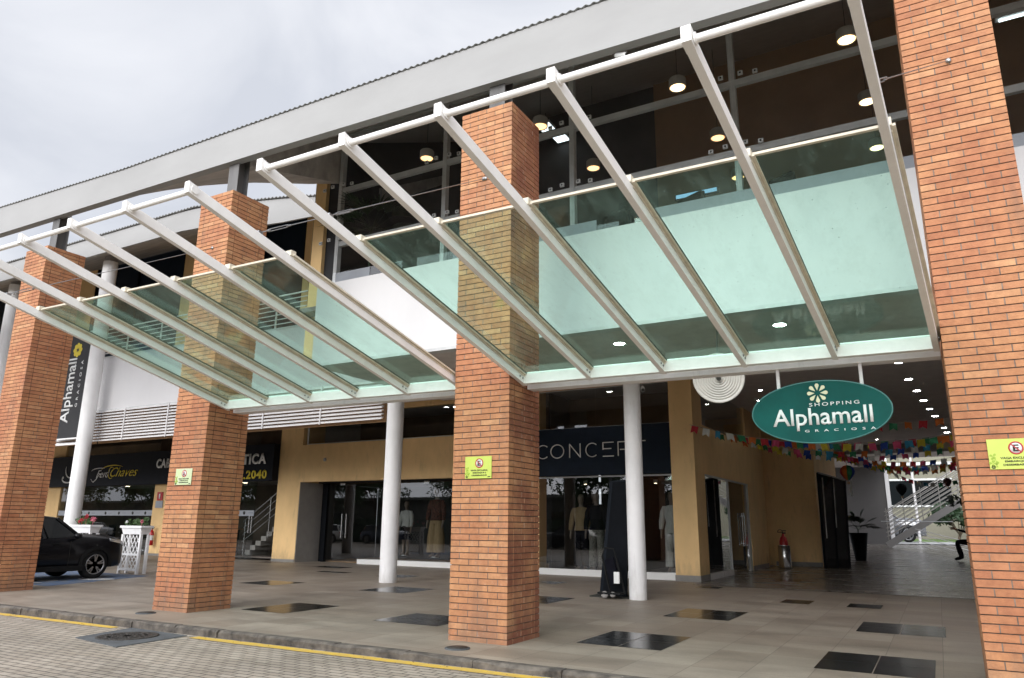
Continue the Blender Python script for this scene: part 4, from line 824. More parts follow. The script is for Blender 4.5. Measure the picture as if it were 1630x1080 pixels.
for k, (x, y, lb) in enumerate(((-8.75, 17.4, 'square ceiling panel lamp beside the pendant by the middle pillar'), (-8.63, 18.2, 'smaller square ceiling panel lamp behind the other one'))):
    t = thing('panel_lamp', (x, y, 11.0), lb, 'lamp', 'square panel lamps'); z = 12.96; g = MB(); g.tube((x, y, z-.05), (x, y, 10.6+(y-12)*.5), .01, 6); g.build('hanger', m_ink, t)
    g = MB(); g.box(x-0.23, x+0.23, y-0.23, y+0.23, z-0.12, z-0.05); g.build('frame', m_pwhite, t); g = MB(); g.box(x-0.20, x+0.20, y-0.20, y+0.20, z-0.126, z-0.121); g.build('diffuser', m_tube, t)
# ================================================================== VEGETATION
def blade(g, p, d, ln, w, droop, n=5, mi=0):        # a drooping leaf blade
    p = Vector(p); d = Vector(d).normalized(); sd_ = d.cross(Vector(Z)); sd_ = sd_.normalized() if sd_.length > 1e-3 else Vector(X)
    vs = []
    for i in range(n+1):
        t = i/n; q = p + d*ln*t + Vector((0, 0, -droop*ln*t*t)); ww = w*math.sin(math.pi*min(1, 0.12+0.88*t))*0.5 + 0.002
        vs += [q-sd_*ww, q+Vector((0, 0, -ww*0.3)), q+sd_*ww]
    g.add(vs, [(3*i+j, 3*i+3+j, 3*i+4+j, 3*i+1+j) for i in range(n) for j in (0, 1)], False, mi)
def leafclump(g, c, r, n, s, flat=1.0):
    for _ in range(n):
        u = Vector((random.gauss(0, 1), random.gauss(0, 1), random.gauss(0, 1)*flat)).normalized()*r*random.random()**0.4
        p = Vector(c)+u; a = Vector((random.gauss(0, 1), random.gauss(0, 1), random.gauss(0, 1))).normalized(); b = a.orthogonal().normalized(); q = s*random.uniform(0.6, 1.3)
        g.add([p-a*q, p-b*q*0.45, p+a*q, p+b*q*0.45], [(0, 1, 2, 3)])
def tree(name, x, y, z, h, cr_, label, n=46, leaf=0.16, mt=None, group=None, cat='tree', trunk_r=0.14, seed=1, base=0.45):
    random.seed(seed); t = thing(name, (x, y, z), label, cat, group); g = MB(); tips = []
    top = Vector((x+random.uniform(-.2, .2), y, z+h*base)); g.tube((x, y, z-0.1), top, trunk_r, 10, trunk_r*0.7)
    for i in range(7):
        a = i*0.9+random.random(); e = top+Vector((math.cos(a)*cr_*0.6, math.sin(a)*cr_*0.6, h*(1-base)*random.uniform(0.3, 0.8))); g.tube(top-Vector((0, 0, random.random()*0.3)), e, trunk_r*0.45, 6, trunk_r*0.12); tips.append(e)
    g.build('trunk', m_bark, t); g = MB()
    for i in range(n):
        e = random.choice(tips); c = e.lerp(Vector((x, y, z+h*(base+0.3))), random.random()*0.5)+Vector((random.gauss(0, cr_*.3), random.gauss(0, cr_*.3), random.gauss(0, h*0.11)))
        leafclump(g, c, cr_*random.uniform(.16, .32), 46, leaf)
    g.build('crown', mt or m_leaf, t); return t
def potted_palm(name, x, y, z, h_pot, r0, r1, label, nb=16, ln=0.7, mt=None, stem=0.0, w=0.05, seed=3, mpot=None, cat='potted plant'):
    random.seed(seed); t = thing(name, (x, y, z), label, cat)
    g = MB(); g.lathe([(r0, z), (r1, z+h_pot), (r1*0.9, z+h_pot), (r1*0.85, z+h_pot-0.06)], (x, y, 0), 20); g.build('pot', mpot or m_black, t)
    g = MB(); g.lathe([(r1*0.86, z+h_pot-0.05), (0.0005, z+h_pot-0.04)], (x, y, 0), 16); g.build('soil', m_soil, t)
    g = MB(); b = Vector((x, y, z+h_pot-0.05)); c = b+Vector((0, 0, stem))
    if stem: g.tube(b, c, 0.03, 8)
    for i in range(nb):
        a = i*2.4; el = random.uniform(0.15, 1.3); d = Vector((math.cos(a)*math.cos(el), math.sin(a)*math.cos(el), math.sin(el))); e = c+d*ln*0.5*random.uniform(.7, 1.1); g.tube(c, e, 0.006, 5)
        for k in range(9):
            q = (k-4)*0.26; dd = (d+Vector((-d.y, d.x, 0))*q+Vector((0, 0, 0.1))).normalized(); blade(g, e, dd, ln*0.6*(1-abs(q)*.25), w, 0.35, 4)
    g.build('leaves', mt or m_leafd, t); return t
# ================================================================== CARS
def ring_car(x, w, z0, z1, zt, wt, y=0):
    # cross section of the body at station x : sill, side, shoulder, deck
    return [Vector((x, s*a*1.0, z)) for s, a, z in ((-1, w*0.86, z0), (-1, w*0.985, z0+0.07), (-1, w, (z0+z1)*0.5), (-1, w*0.985, z1-0.05), (-1, w*0.93, z1), (-1, wt, zt), (1, wt, zt), (1, w*0.93, z1), (1, w*0.985, z1-0.05), (1, w, (z0+z1)*0.5), (1, w*0.985, z0+0.07), (1, w*0.86, z0))]
def make_car(loc, rz, label, paint, group=None, name='parked_car'):
    t = thing(name, (0, 0, 0), label, 'car', group); L_ = 4.35; hw = 0.90
    st = [(-2.17, .70, .42, .80, .82, .3), (-2.12, .80, .34, .93, .96, .4), (-1.9, .87, .28, 1.0, 1.03, .5), (-1.3, .90, .24, 1.02, 1.04, .5), (-0.3, .90, .24, 1.0, 1.02, .5), (0.6, .90, .24, 1.03, 1.05, .5), (0.95, .90, .24, 1.04, 1.11, .55), (1.3, .895, .24, 1.035, 1.105, .6),
          (1.7, .885, .26, 1.01, 1.075, .6), (1.98, .84, .28, 0.97, 1.02, .55), (2.12, .76, .30, 0.90, 0.95, .5), (2.20, .64, .34, 0.80, 0.84, .4)]
    g = MB(); g.loft([ring_car(x, w, z0, z1, zt, wt) for x, w, z0, z1, zt, wt in st]); b = g.build('body', paint, t)
    # cabin: tinted glass with painted roof and pillars
    def cab(x, w0, z0): return x, w0, z0
    low = [(-1.95, .74, 1.0), (-1.2, .83, 1.01), (0.1, .84, 1.0), (0.98, .78, 1.0)]; upx = [(-1.55, .58, 1.46), (-0.9, .62, 1.53), (-0.1, .62, 1.545), (0.35, .58, 1.50)]
    vs = []
    for (x, w, z), (x2, w2, z2) in zip(low, upx): vs += [(x, -w, z), (x2, -w2, z2), (x2, w2, z2), (x, w, z)]
    fs = [(4*i+j, 4*i+4+j, 4*i+5+j, 4*i+1+j) for i in range(3) for j in range(3)] + [(0, 1, 2, 3), (12, 15, 14, 13)]
    g = MB(); g.add(vs, fs); g.build('windows', m_carglass, t)
    g = MB(); rr_ = []
    for x2, w2, z2 in [(-1.68, .56, 1.44)] + upx + [(0.44, .56, 1.475)]: rr_.append([(x2, -w2-.015, z2-.03), (x2, -w2+.06, z2+.02), (x2, 0, z2+.045), (x2, w2-.06, z2+.02), (x2, w2+.015, z2-.03), (x2, 0, z2-.01)])
    g.loft(rr_); g.build('roof', paint, t)
    for s in (-1, 1):
        for q in (((0.98, s*.79, 1.0), (0.36, s*.60, 1.50), 0.05, 0.05), ((0.0, s*.85, 1.0), (-0.15, s*.635, 1.53), 0.04, 0.07), ((-1.95, s*.75, 1.0), (-1.58, s*.59, 1.47), 0.06, 0.16), ((-1.1, s*.84, 1.0), (-1.0, s*.625, 1.52), 0.03, 0.05)):
            g = MB(); g.obox(*q); g.build('window_pillar', paint, t)
    for s in (-1, 1):
        for x in (1.33, -1.32):
            g = MB(); n = 22; prof = [(0.36, .45), (0.45, .45), (0.45, .0), (0.36, 0)]
            ri = [[Vector((x+r*math.cos(math.pi*(1.06-1.12*i/n)), s*(hw-0.13+yy), 0.36+r*math.sin(math.pi*(1.06-1.12*i/n)))) for r, yy in ((0.365, .155), (0.435, .145), (0.435, 0), (0.365, 0))] for i in range(n+1)]
            g.loft(ri, smooth=False); g.build('wheel_arch', m_cladding, t)
            g = MB(); M_ = Matrix(((1, 0, 0), (0, 0, -s), (0, s, 0))) if s > 0 else Matrix(((1, 0, 0), (0, 0, 1), (0, -1, 0)))
            # axle along y: outer side at |y| = hw
            def cyl(gb, prof): gb.lathe([(r, yy) for r, yy in prof], (x, s*(hw-0.10), 0.355), 32, M=Matrix(((1,0,0),(0,0,s),(0,1,0))))
            cyl(g, [(0.25, -0.14), (0.335, -0.13), (0.355, -0.09), (0.355, 0.06), (0.335, 0.10), (0.245, 0.105), (0.24, 0.09)]); wh = g.build('tyre', m_rubber, t)
            g = MB(); cyl(g, [(0.247, 0.09), (0.247, 0.105), (0.228, 0.105), (0.222, 0.02)]); cyl(g, [(0.055, 0.02), (0.055, 0.085), (0.0005, 0.09)])
            for k in range(5):
                for dd in (-0.16, 0.16):
                    a = k*1.2566+0.3; p0 = Vector((x+0.05*math.cos(a), s*(hw-0.10+0.078), 0.355+0.05*math.sin(a))); p1 = Vector((x+0.235*math.cos(a+dd), s*(hw-0.10+0.095), 0.355+0.235*math.sin(a+dd))); g.obox(p0, p1, 0.03, 0.02, up=(0, 1, 0))
            g.build('rim', m_rim, wh)
            g = MB(); cyl(g, [(0.235, -0.02), (0.235, 0.0), (0.0005, 0.0)]); g.build('brake_disc', m_cladding, wh)
        g = MB(); g.obox((1.0, s*0.905, .28), (-0.95, s*0.905, .28), 0.035, 0.13, up=(0, 0, 1)); g.build('side_sill', m_cladding, t)
        g = MB(); g.ell((0.72, s*1.0, 1.07), 0.10, 0.10, 0.065, 12, 8); g.obox((0.78, s*0.86, 1.02), (0.74, s*0.98, 1.05), 0.05, 0.03); g.build('door_mirror', paint, t)
        g = MB(); g.loft([[(1.66, s*.889, .93), (1.66, s*.889, 1.0), (1.66, s*.70, 1.0), (1.66, s*.7, .93)], [(2.0, s*.845, .86), (2.0, s*.845, .94), (2.0, s*.55, .95), (2.0, s*.55, .86)], [(2.13, s*.765, .80), (2.13, s*.765, .86), (2.15, s*.5, .88), (2.15, s*.5, .80)]], smooth=False); g.build('headlight', m_lamp, t)
        g = MB(); g.box(0.16, 0.36, s*.905-0.01, s*.905+0.012, 0.86, 0.89); g.box(-0.75, -0.55, s*.905-0.01, s*.905+0.012, 0.87, 0.90); g.build('door_handle', m_cladding, t)
        g = MB(); g.box(-2.13, -2.06, s*.72-.12, s*.72+.12, .80, .90); g.build('tail_light', m_red, t)
        for xx in (0.62, -0.32, -1.02): g = MB(); g.box(xx-0.003, xx+0.003, s*.9-0.006, s*.9+0.004, 0.34, 0.95); g.build('door_gap', m_ink, t)
    g = MB(); g.box(2.10, 2.19, -.50, .50, .36, .55); g.box(2.08, 2.17, -.62, .62, .28, .34); g.build('grille', m_cladding, t)
    g = MB(); g.box(2.185, 2.20, -.2, .2, .43, .53); g.build('number_plate', m_louvre, t)
    t.location = loc; t.rotation_euler = (0, 0, rz); return t
car = make_car((-19.97, 10.69, gz(-20)-0.0), math.pi/2, 'black car parked on the blue bay behind the far left brick pillar', m_carpaint)
# cars, hedge and trees across the street behind the camera: the shop windows mirror them
for i, (x, pt, lb) in enumerate(((-79, m_carwhite, 'white car parked across the street, mirrored in the salon window'), (-47.5, m_carwhite, 'white car parked across the street, mirrored in the left shop window'), (-41, m_carblue, 'dark blue car parked across the street, mirrored beside the round column'), (-23, m_carpaint, 'black car parked across the street, mirrored in the navy signed shop'), (-17, m_carwhite, 'white car parked across the street, mirrored right of the round column'))):
    make_car((x, -6.5, -0.085), math.pi*(i % 2), lb, pt, 'cars mirrored in the shop windows')
base_tree = None
for i in range(14):
    x = -92+7.4*i+(i % 3)*0.8; lb = 'leafy street tree mirrored in the shop glass, %s from the left' % ['first', 'second', 'third', 'fourth', 'fifth', 'sixth', 'seventh', 'eighth', 'ninth', 'tenth', 'eleventh', 'twelfth', 'thirteenth', 'fourteenth'][i]
    if base_tree is None: base_tree = tree('street_tree', x, -13, -0.12, 7.2, 3.1, lb, 60, 0.2, group='street trees mirrored in the glass', seed=5)
    else: copy_tree(base_tree, (x, -13-(i % 2)*2.5, -0.12), i*1.3, lb)
random.seed(31); hg = thing('hedge', (-12, -10, -0.12), 'long dense green hedge across the street mirrored in the shop windows', 'hedge'); g = MB()
for i in range(330): leafclump(g, (-100+120*random.random(), -10+random.uniform(-.5, .5), random.uniform(0.1, 2.3)), .55, 22, .16)
g.build('foliage', m_leafd, hg); g = MB(); g.box(-100, 20, -10.3, -9.7, -.12, 2.0); g.build('inner_mass', m_leafd, hg)
hd = thing('facing_house', (-8, -24, -0.12), 'long low dark house across the street mirrored in the shop glass', 'house')
wall([(-120, 30, -30, -24, -0.12, 4.2)], mat('dark house wall', (.10, .10, .085), .8, var=.4, scale=.5), 'wall', hd); wall([(-120.5, 30.5, -30.5, -23.5, 4.2, 4.5)], m_corr, 'roof', hd)
for i in range(17): wall([(-108+7.5*i, -105.5+7.5*i, -24.03, -23.99, 1.0, 2.8)], m_carglass, 'window', hd)
# ================================================================== PLANTERS, FENCE STAND
def flower_box(x0, x1, y, z, label, flowers, stand=True, seed=1):
    random.seed(seed); t = thing('planter_box', ((x0+x1)/2, y, z), label, 'planter', 'white planters by the parking bay'); zb = z
    d = 0.34
    g = MB(); zt_ = zb+1.32; z0 = zt_-0.24
    g.loft([[(x0+.06, y+.04, z0), (x1-.06, y+.04, z0), (x1-.06, y+d-.04, z0), (x0+.06, y+d-.04, z0)], [(x0+.01, y, zt_-.06), (x1-.01, y, zt_-.06), (x1-.01, y+d, zt_-.06), (x0+.01, y+d, zt_-.06)]], smooth=False)
    g.build('trough', m_white, t)
    g = MB(); g.box(x0-.03, x1+.03, y-.03, y+.02, zt_-.06, zt_); g.box(x0-.03, x1+.03, y+d-.02, y+d+.03, zt_-.06, zt_); g.box(x0-.03, x0+.02, y+.02, y+d-.02, zt_-.06, zt_); g.box(x1-.02, x1+.03, y+.02, y+d-.02, zt_-.06, zt_); g.build('trough_rim', m_white, t)
    g = MB(); g.box(x0+.02, x1-.02, y+.02, y+d-.02, zt_-.08, zt_-.03); g.build('soil', m_soil, t)
    for xx in (x0+.02, x1-.09): g = MB(); g.box(xx, xx+.07, y+.02, y+.09, zb, z0); g.build('post', m_white, t)
    for xx in (x0+.02, x1-.09): g = MB(); g.box(xx, xx+.07, y+d-.09, y+d-.02, zb, z0); g.build('post', m_white, t)
    zl, zh = zb+0.12, z0-0.02
    for (a, b) in ((zl, zb+.50), (zb+.56, zh)):
        g = MB(); w_ = x1-x0-.18; n = 5; hh = b-a; k_ = w_/n
        for i in range(-2, n+2):
            for sg in (1, -1):
                xa = x0+.09+i*k_ if sg > 0 else x0+.09+(i+2)*k_; xb = xa+sg*2*k_; za, zb2 = a, b; lo, hi = x0+.09, x1-.09
                def cut(xv): return za+(zb2-za)*(xv-xa)/(xb-xa)
                pa, pb = [xa, za], [xb, zb2]
                if sg > 0:
                    if pa[0] < lo: pa = [lo, cut(lo)]
                    if pb[0] > hi: pb = [hi, cut(hi)]
                    if pb[0]-pa[0] < 0.04: continue
                else:
                    if pa[0] > hi: pa = [hi, cut(hi)]
                    if pb[0] < lo: pb = [lo, cut(lo)]
                    if pa[0]-pb[0] < 0.04: continue
                g.obox((pa[0], y+.05+.006*sg, pa[1]), (pb[0], y+.05+.006*sg, pb[1]), 0.010, 0.019, up=(pb[1]-pa[1], 0, pa[0]-pb[0]))
        g.build('lattice', m_white, t)
    for zz in (zb+.53, zl): g = MB(); g.box(x0+.09, x1-.09, y+.02, y+.08, zz-.03, zz+.03); g.build('rail', m_white, t)
    g = MB()
    for i in range(11): leafclump(g, (random.uniform(x0+.08, x1-.08), y+d/2, zt_+.04+random.random()*.10), .12, 26, .038)
    g.build('foliage', m_leaf, t)
    for (fx, fz, r, mt) in flowers:
        g = MB(); c = Vector((x0+(x1-x0)*fx, y+.08, zt_+fz)); random.seed(int(fx*100)); leafclump(g, c, r, 34, r*.5); g.tube(c-Vector((0, 0, fz)), c, 0.005, 5); g.build('flower', mt, t)
flower_box(-20.60, -19.68, 13.62, gz(-20), 'white flower box on a lattice stand in front of the parked black car', ((0.12, .10, .04, m_flw), (0.85, .12, .05, m_flp)), seed=2)
flower_box(-23.35, -22.3, 13.75, gz(-23), 'white flower box with red flowers behind the bonnet of the black car', ((0.42, .16, .06, m_flr), (0.62, .24, .065, m_flr), (0.95, .17, .075, m_flp), (.28, .10, .05, m_flr)), seed=4)
# ================================================================== EXTINGUISHERS
def extinguisher(x, y, z, label, stand=True, s=1.0):
    t = thing('fire_extinguisher', (x, y, z), label, 'fire extinguisher', 'fire extinguishers')
    zb = z+(0.42 if stand else 0.1); r = 0.085*s
    g = MB(); g.lathe([(r*.9, zb), (r, zb+.03), (r, zb+.42*s), (r*.75, zb+.49*s), (r*.3, zb+.53*s), (r*.3, zb+.57*s)], (x, y, 0), 22); g.build('cylinder', m_extred, t)
    g = MB(); g.box(x-.03, x+.10, y-.015, y+.015, zb+.57*s, zb+.60*s); g.box(x-.03, x+.12, y-.012, y+.012, zb+.62*s, zb+.64*s); g.build('valve', m_ink, t)
    pts = [(x-.02, y, zb+.60*s)] + [(x-.10-.09*math.cos(a*.5), y-.02, zb+.60*s+.10*math.sin(a*.5)) for a in range(7)] + [(x-.15, y-.08, zb+.25*s)]
    g = MB(); g.path(pts, .014, 8); g.build('hose', m_rubber, t)
    g = MB(); g.lathe([(r+.001, zb+.18*s), (r+.002, zb+.19*s), (r+.002, zb+.34*s), (r+.001, zb+.35*s)], (x, y, 0), 22); g.build('paper_band', m_letter_w, t)
    return t
extinguisher(-5.25, 30.6, -0.25, 'red fire extinguisher in a polished steel stand against the ochre passage wall', True, 1.9)
t = thing('steel_stand', (-5.25, 30.6, 0), 'polished steel cylinder stand carrying the red fire extinguisher', 'stand'); g = MB(); g.lathe([(.25, 0), (.25, .02), (.225, .03), (.225, .80), (.24, .82), (.21, .82), (.205, .74)], (-5.25, 30.6, 0), 28); g.build('drum', m_chrome, t); g = MB(); g.lathe([(.28, 0), (.28, .015), (.25, .02)], (-5.25, 30.6, 0), 28); g.build('foot', m_ink, t)
extinguisher(-29.75, 21.1, 0.1, 'small red fire extinguisher hung on the ochre pier of the hair salon', True, 1.2)
wsn = thing('wall_sign', (-29.72, 21.28, 2.3), 'small red and grey extinguisher notice on the ochre pier of the hair salon', 'sign')
wall([(-29.92, -29.55, 21.26, 21.28, 2.42, 2.78)], m_extred, 'red_field', wsn, 0); wall([(-29.98, -29.5, 21.265, 21.285, 2.10, 2.40)], m_greyband, 'grey_field', wsn, 0)
wall([(-29.77, -29.70, 21.245, 21.26, 2.50, 2.70)], m_pwhite, 'pictogram', wsn, 0)
# ================================================================== MANNEQUINS
def ring_(cx, cy, z, rx, ry, n=16): return [(cx+rx*math.cos(6.28319*i/n), cy+ry*math.sin(6.28319*i/n), z) for i in range(n)]
def mannequin(x, y, z, h, label, top, bot, wide=False, skirt=False, seed=0, headless=False):
    t = thing('mannequin', (x, y, z), label, 'mannequin', 'shop window mannequins'); s = h/1.78
    def q(v): return z+v*s
    g = MB()   # one continuous body: head, neck, torso, hips, then legs and arms lofted onto it
    hd_ = [] if headless else [ring_(x, y-.01*s, q(1.78), .01, .01), ring_(x, y-.01*s, q(1.765), .055*s, .065*s), ring_(x, y-.015*s, q(1.70), .076*s, .095*s), ring_(x, y-.015*s, q(1.63), .074*s, .09*s), ring_(x, y-.01*s, q(1.565), .052*s, .06*s)]
    g.loft(hd_+[ring_(x, y, q(1.53), .048*s, .05*s), ring_(x, y, q(1.48), .06*s, .055*s), ring_(x, y, q(1.43), .17*s, .085*s), ring_(x, y, q(1.30), .175*s, .11*s), ring_(x, y, q(1.10), .125*s, .09*s), ring_(x, y, q(.95), .165*s, .11*s), ring_(x, y, q(.84), .16*s, .11*s)])
    for sg in (-1, 1):
        g.loft([ring_(x+sg*.085*s, y, q(.90), .085*s, .095*s, 12), ring_(x+sg*.09*s, y-.01*s, q(.50), .055*s, .06*s, 12), ring_(x+sg*.09*s, y+.01*s, q(.30), .052*s, .055*s, 12), ring_(x+sg*.09*s, y+.01*s, q(.08), .034*s, .04*s, 12), ring_(x+sg*.095*s, y-.04*s, q(.03), .04*s, .10*s, 12), ring_(x+sg*.095*s, y-.05*s, q(0), .04*s, .11*s, 12)])
        g.loft([ring_(x+sg*.19*s, y, q(1.42), .05*s, .05*s, 10), ring_(x+sg*.235*s, y, q(1.15), .038*s, .04*s, 10), ring_(x+sg*.25*s, y-.05*s, q(.90), .028*s, .03*s, 10), ring_(x+sg*.25*s, y-.08*s, q(.80), .02*s, .035*s, 10), ring_(x+sg*.245*s, y-.09*s, q(.72), .012*s, .028*s, 10)])
    g.build('body', m_mskin, t)
    g = MB(); g.loft([ring_(x, y, q(1.475), .075*s, .065*s), ring_(x, y, q(1.44), .185*s, .10*s), ring_(x, y, q(1.28), .195*s, .13*s), ring_(x, y, q(1.08), .15*s, .115*s), ring_(x, y, q(.92), .19*s, .135*s)])
    for sg in (-1, 1): g.loft([ring_(x+sg*.17*s, y, q(1.455), .05*s, .06*s, 12), ring_(x+sg*.215*s, y, q(1.33), .07*s, .07*s, 12), ring_(x+sg*.25*s, y-.02*s, q(1.1), .065*s, .065*s, 12), ring_(x+sg*.262*s, y-.05*s, q(.93), .045*s, .05*s, 12)])
    g.build('blouse', top, t)
    g = MB()
    if skirt: g.loft([ring_(x, y, q(1.07), .14*s, .11*s), ring_(x, y, q(.9), .19*s, .14*s), ring_(x, y, q(.5), .24*s, .2*s)])
    else:
        f = 1.7 if wide else 1.05
        g.loft([ring_(x, y, q(1.08), .14*s, .11*s), ring_(x, y, q(.92), .185*s, .135*s), ring_(x, y, q(.84), .185*s, .13*s)])
        for sg in (-1, 1): g.loft([ring_(x+sg*.09*s, y, q(.90), .095*s, .11*s, 14), ring_(x+sg*.10*s, y, q(.5), .085*f*s, .095*f*s, 14), ring_(x+sg*.11*s, y, q(.10), .085*f*s, .10*f*s, 14)])
    g.build('skirt' if skirt else 'trousers', bot, t)
    g = MB(); g.lathe([(.2, z-.025), (.2, z-.005), (.0005, z-.005)], (x, y, 0), 24); g.build('base_plate', m_chrome, t)
    return t
mannequin(-16.15, 23.05, 0.36, 2.45, 'mannequin in a printed blouse and wide beige trousers behind the left shop window', m_cloth_p, m_cloth_b, wide=True)
mannequin(-17.95, 23.6, 0.36, 2.0, 'dim mannequin in pale top behind the round column in the left shop', m_cloth_w, m_cloth_d, skirt=True)
mannequin(-9.98, 22.3, 0.12, 2.35, 'mannequin in a beige top in the shop below the navy sign, nearest the brick pillar', m_cloth_b, m_cloth_d)
mannequin(-9.72, 22.8, 0.12, 2.5, 'mannequin in a dark jacket and burgundy skirt in the shop below the navy sign', m_cloth_d, m_cloth_r, skirt=True)
mannequin(-9.36, 22.1, 0.12, 2.4, 'mannequin in a dark top and speckled trousers next to the black display stand', m_cloth_d, m_cloth_s)
mannequin(-6.95, 22.2, 0.2, 2.3, 'mannequin in white clothes right of the round column', m_cloth_w, m_cloth_w)
for x, y, lb in ((-7.9, 23.6, 'dim warm shop lamp behind the window right of the round column'), (-10.3, 23.4, 'dim warm shop lamp above the beige mannequin')):
    t = thing('shop_lamp', (x, y, 2.9), lb, 'lamp'); g = MB(); g.lathe([(0.06, 2.85), (0.075, 2.96)], (x, y, 0), 14); g.build('housing', m_pwhite, t); g = MB(); g.lathe([(0.05, 2.845), (0.0005, 2.84)], (x, y, 0), 12); g.build('bulb', m_glow, t)
t = thing('steel_bin', (-20.3, 20.6, gz(-20)), 'polished steel bin standing just left of the left shop window', 'bin'); 
g = MB(); g.lathe([(.15, gz(-20)), (.16, .02), (.16, .78), (.15, .8), (.13, .8), (.13, .7)], (-20.3, 22.9, 0), 24); g.build('drum', m_chrome, t); t.location = (0, 0, 0); bpy.context.view_layer.update(); t.location = (0, 0, 0)
# folding display board and the small trolley at its foot
ds = thing('display_board', (-6.25, 15.6, 0), 'tall black display board leaning beside the round column', 'display board')
g = MB(); g.loft([[(-6.50, 15.55, 0.03), (-5.86, 15.35, 0.03), (-5.86, 15.42, 0.03), (-6.50, 15.62, 0.03)], [(-6.24, 15.65, 2.42), (-5.80, 15.5, 2.42), (-5.80, 15.56, 2.42), (-6.24, 15.71, 2.42)]], smooth=False); g.build('panel', m_black, ds, 0.008)
g = MB(); g.obox((-6.51, 15.56, 0.03), (-6.25, 15.66, 2.43), 0.05, 0.09); g.obox((-6.25, 15.68, 2.43), (-5.79, 15.53, 2.43), 0.05, 0.05); g.build('frame', mat('board frame', (0.010, 0.013, 0.018), 0.6, spec=.1), ds)
g = MB(); g.box(-6.66, -5.75, 15.25, 15.75, 0.0, 0.035); g.build('foot', m_ink, ds)
wall([(-6.15, -6.05, 15.62, 15.635, 1.93, 1.95), (-6.03, -5.98, 15.6, 15.615, 1.93, 1.96)], m_greyw, 'small_print', ds)
tr = thing('folding_trolley', (-6.1, 15.2, 0), 'small black folding trolley with pale wheels at the foot of the display board', 'trolley')
g = MB(); g.obox((-6.32, 15.18, 0.85), (-6.12, 15.10, 0.12), 0.03, 0.03); g.obox((-5.98, 15.18, 0.72), (-5.80, 15.10, 0.12), 0.03, 0.03); g.path([(-6.32, 15.18, .85), (-6.25, 15.17, 1.02), (-6.05, 15.17, 1.0), (-5.98, 15.18, .72)], .014, 8); g.box(-6.35, -5.85, 14.95, 15.2, .10, .14); g.build('frame', m_rubber, tr)
g = MB(); g.obox((-6.17, 15.2, 0.80), (-6.02, 15.15, 0.3), 0.20, 0.04, up=(0, 1, 0)); g.build('back_cloth', m_cloth_d, tr)
for x, z, r in ((-6.20, .09, .07), (-6.02, .10, .055)):
    g = MB(); g.lathe([(r, -.02), (r, .02), (r*.5, .03)], (x, 14.98, z), 16, M=Matrix(((1,0,0),(0,0,-1),(0,1,0)))); g.build('wheel', m_greyw, tr)
wall([(-5.98, -5.86, 14.95, 15.0, .32, .55)], m_letter_w, 'label_card', tr, 0.01)
# ================================================================== SALON AND SHOP FURNITURE
def salon_chair(x, y, label):
    t = thing('salon_chair', (x, y, 0.2), label, 'chair', 'chairs inside the hair salon'); z = 0.2
    g = MB(); g.box(x-.28, x+.28, y-.25, y+.25, z+.48, z+.60); g.build('seat', m_cloth_d, t, .03); g = MB(); g.box(x-.26, x+.26, y+.2, y+.3, z+.6, z+1.15); g.build('backrest', m_cloth_d, t, .03)
    g = MB(); g.tube((x, y, z), (x, y, z+.48), .04, 12); g.lathe([(.28, z), (.28, z+.03), (.05, z+.05)], (x, y, 0), 20); g.build('pedestal', m_chrome, t)
    for s in (-1, 1): g = MB(); g.box(x+s*.31-.03, x+s*.31+.03, y-.22, y+.24, z+.78, z+.83); g.build('armrest', m_chrome, t)
for i, x in enumerate((-36.2, -34.6, -33.0, -31.4)): salon_chair(x, 23.2, ['leftmost', 'second', 'third', 'rightmost'][i]+' dark chair in the row inside the hair salon window')
t = thing('reception_desk', (-28, 23, 0.2), 'dark reception desk inside the salon door', 'desk'); wall([(-28.9, -26.6, 22.6, 23.1, .2, 1.2)], m_dark, 'front', t); wall([(-29, -26.5, 22.5, 23.2, 1.2, 1.25)], m_brown, 'worktop', t)
for i, x in enumerate((-35.5, -32.5, -27.0)):
    t = thing('salon_lamp', (x, 23.5, 3.25), ['left', 'middle', 'right'][i]+' ceiling lamp inside the hair salon', 'lamp'); g = MB(); g.lathe([(.12, 3.24), (.14, 3.28)], (x, 23.5, 0), 16); g.build('housing', m_pwhite, t); g = MB(); g.lathe([(.11, 3.235), (.0005, 3.23)], (x, 23.5, 0), 16); g.build('diffuser', m_glow, t)
st = thing('salon_staircase', (-24, 22.5, 0.2), 'small staircase with steel handrails inside the salon door', 'staircase')
for i in range(8): g = MB(); g.box(-25.6+.30*i, -25.3+.30*i, 22.6, 23.6, .2+.19*i, .39+.19*i); g.build('step', m_jamb, st)
for k in range(4): g = MB(); g.tube((-25.7, 22.5, .72+.28*k), (-22.75, 22.5, 2.58+.28*k), .02 if k < 3 else .028, 8); g.build('handrail', m_chrome, st)
for x, z in ((-25.6, .3), (-24.2, 1.2), (-22.9, 2.0)): g = MB(); g.tube((x, 22.5, z-.3), (x, 22.5, z+1.35), .022, 8); g.build('handrail_post', m_chrome, st)
potted_palm('potted_palm', -10.95, 12.55, 6.2, 0.9, 0.16, 0.24, 'dark potted palm behind the upper glazing left of the middle brick pillar', 18, 1.25, stem=1.15, w=.05, seed=8)
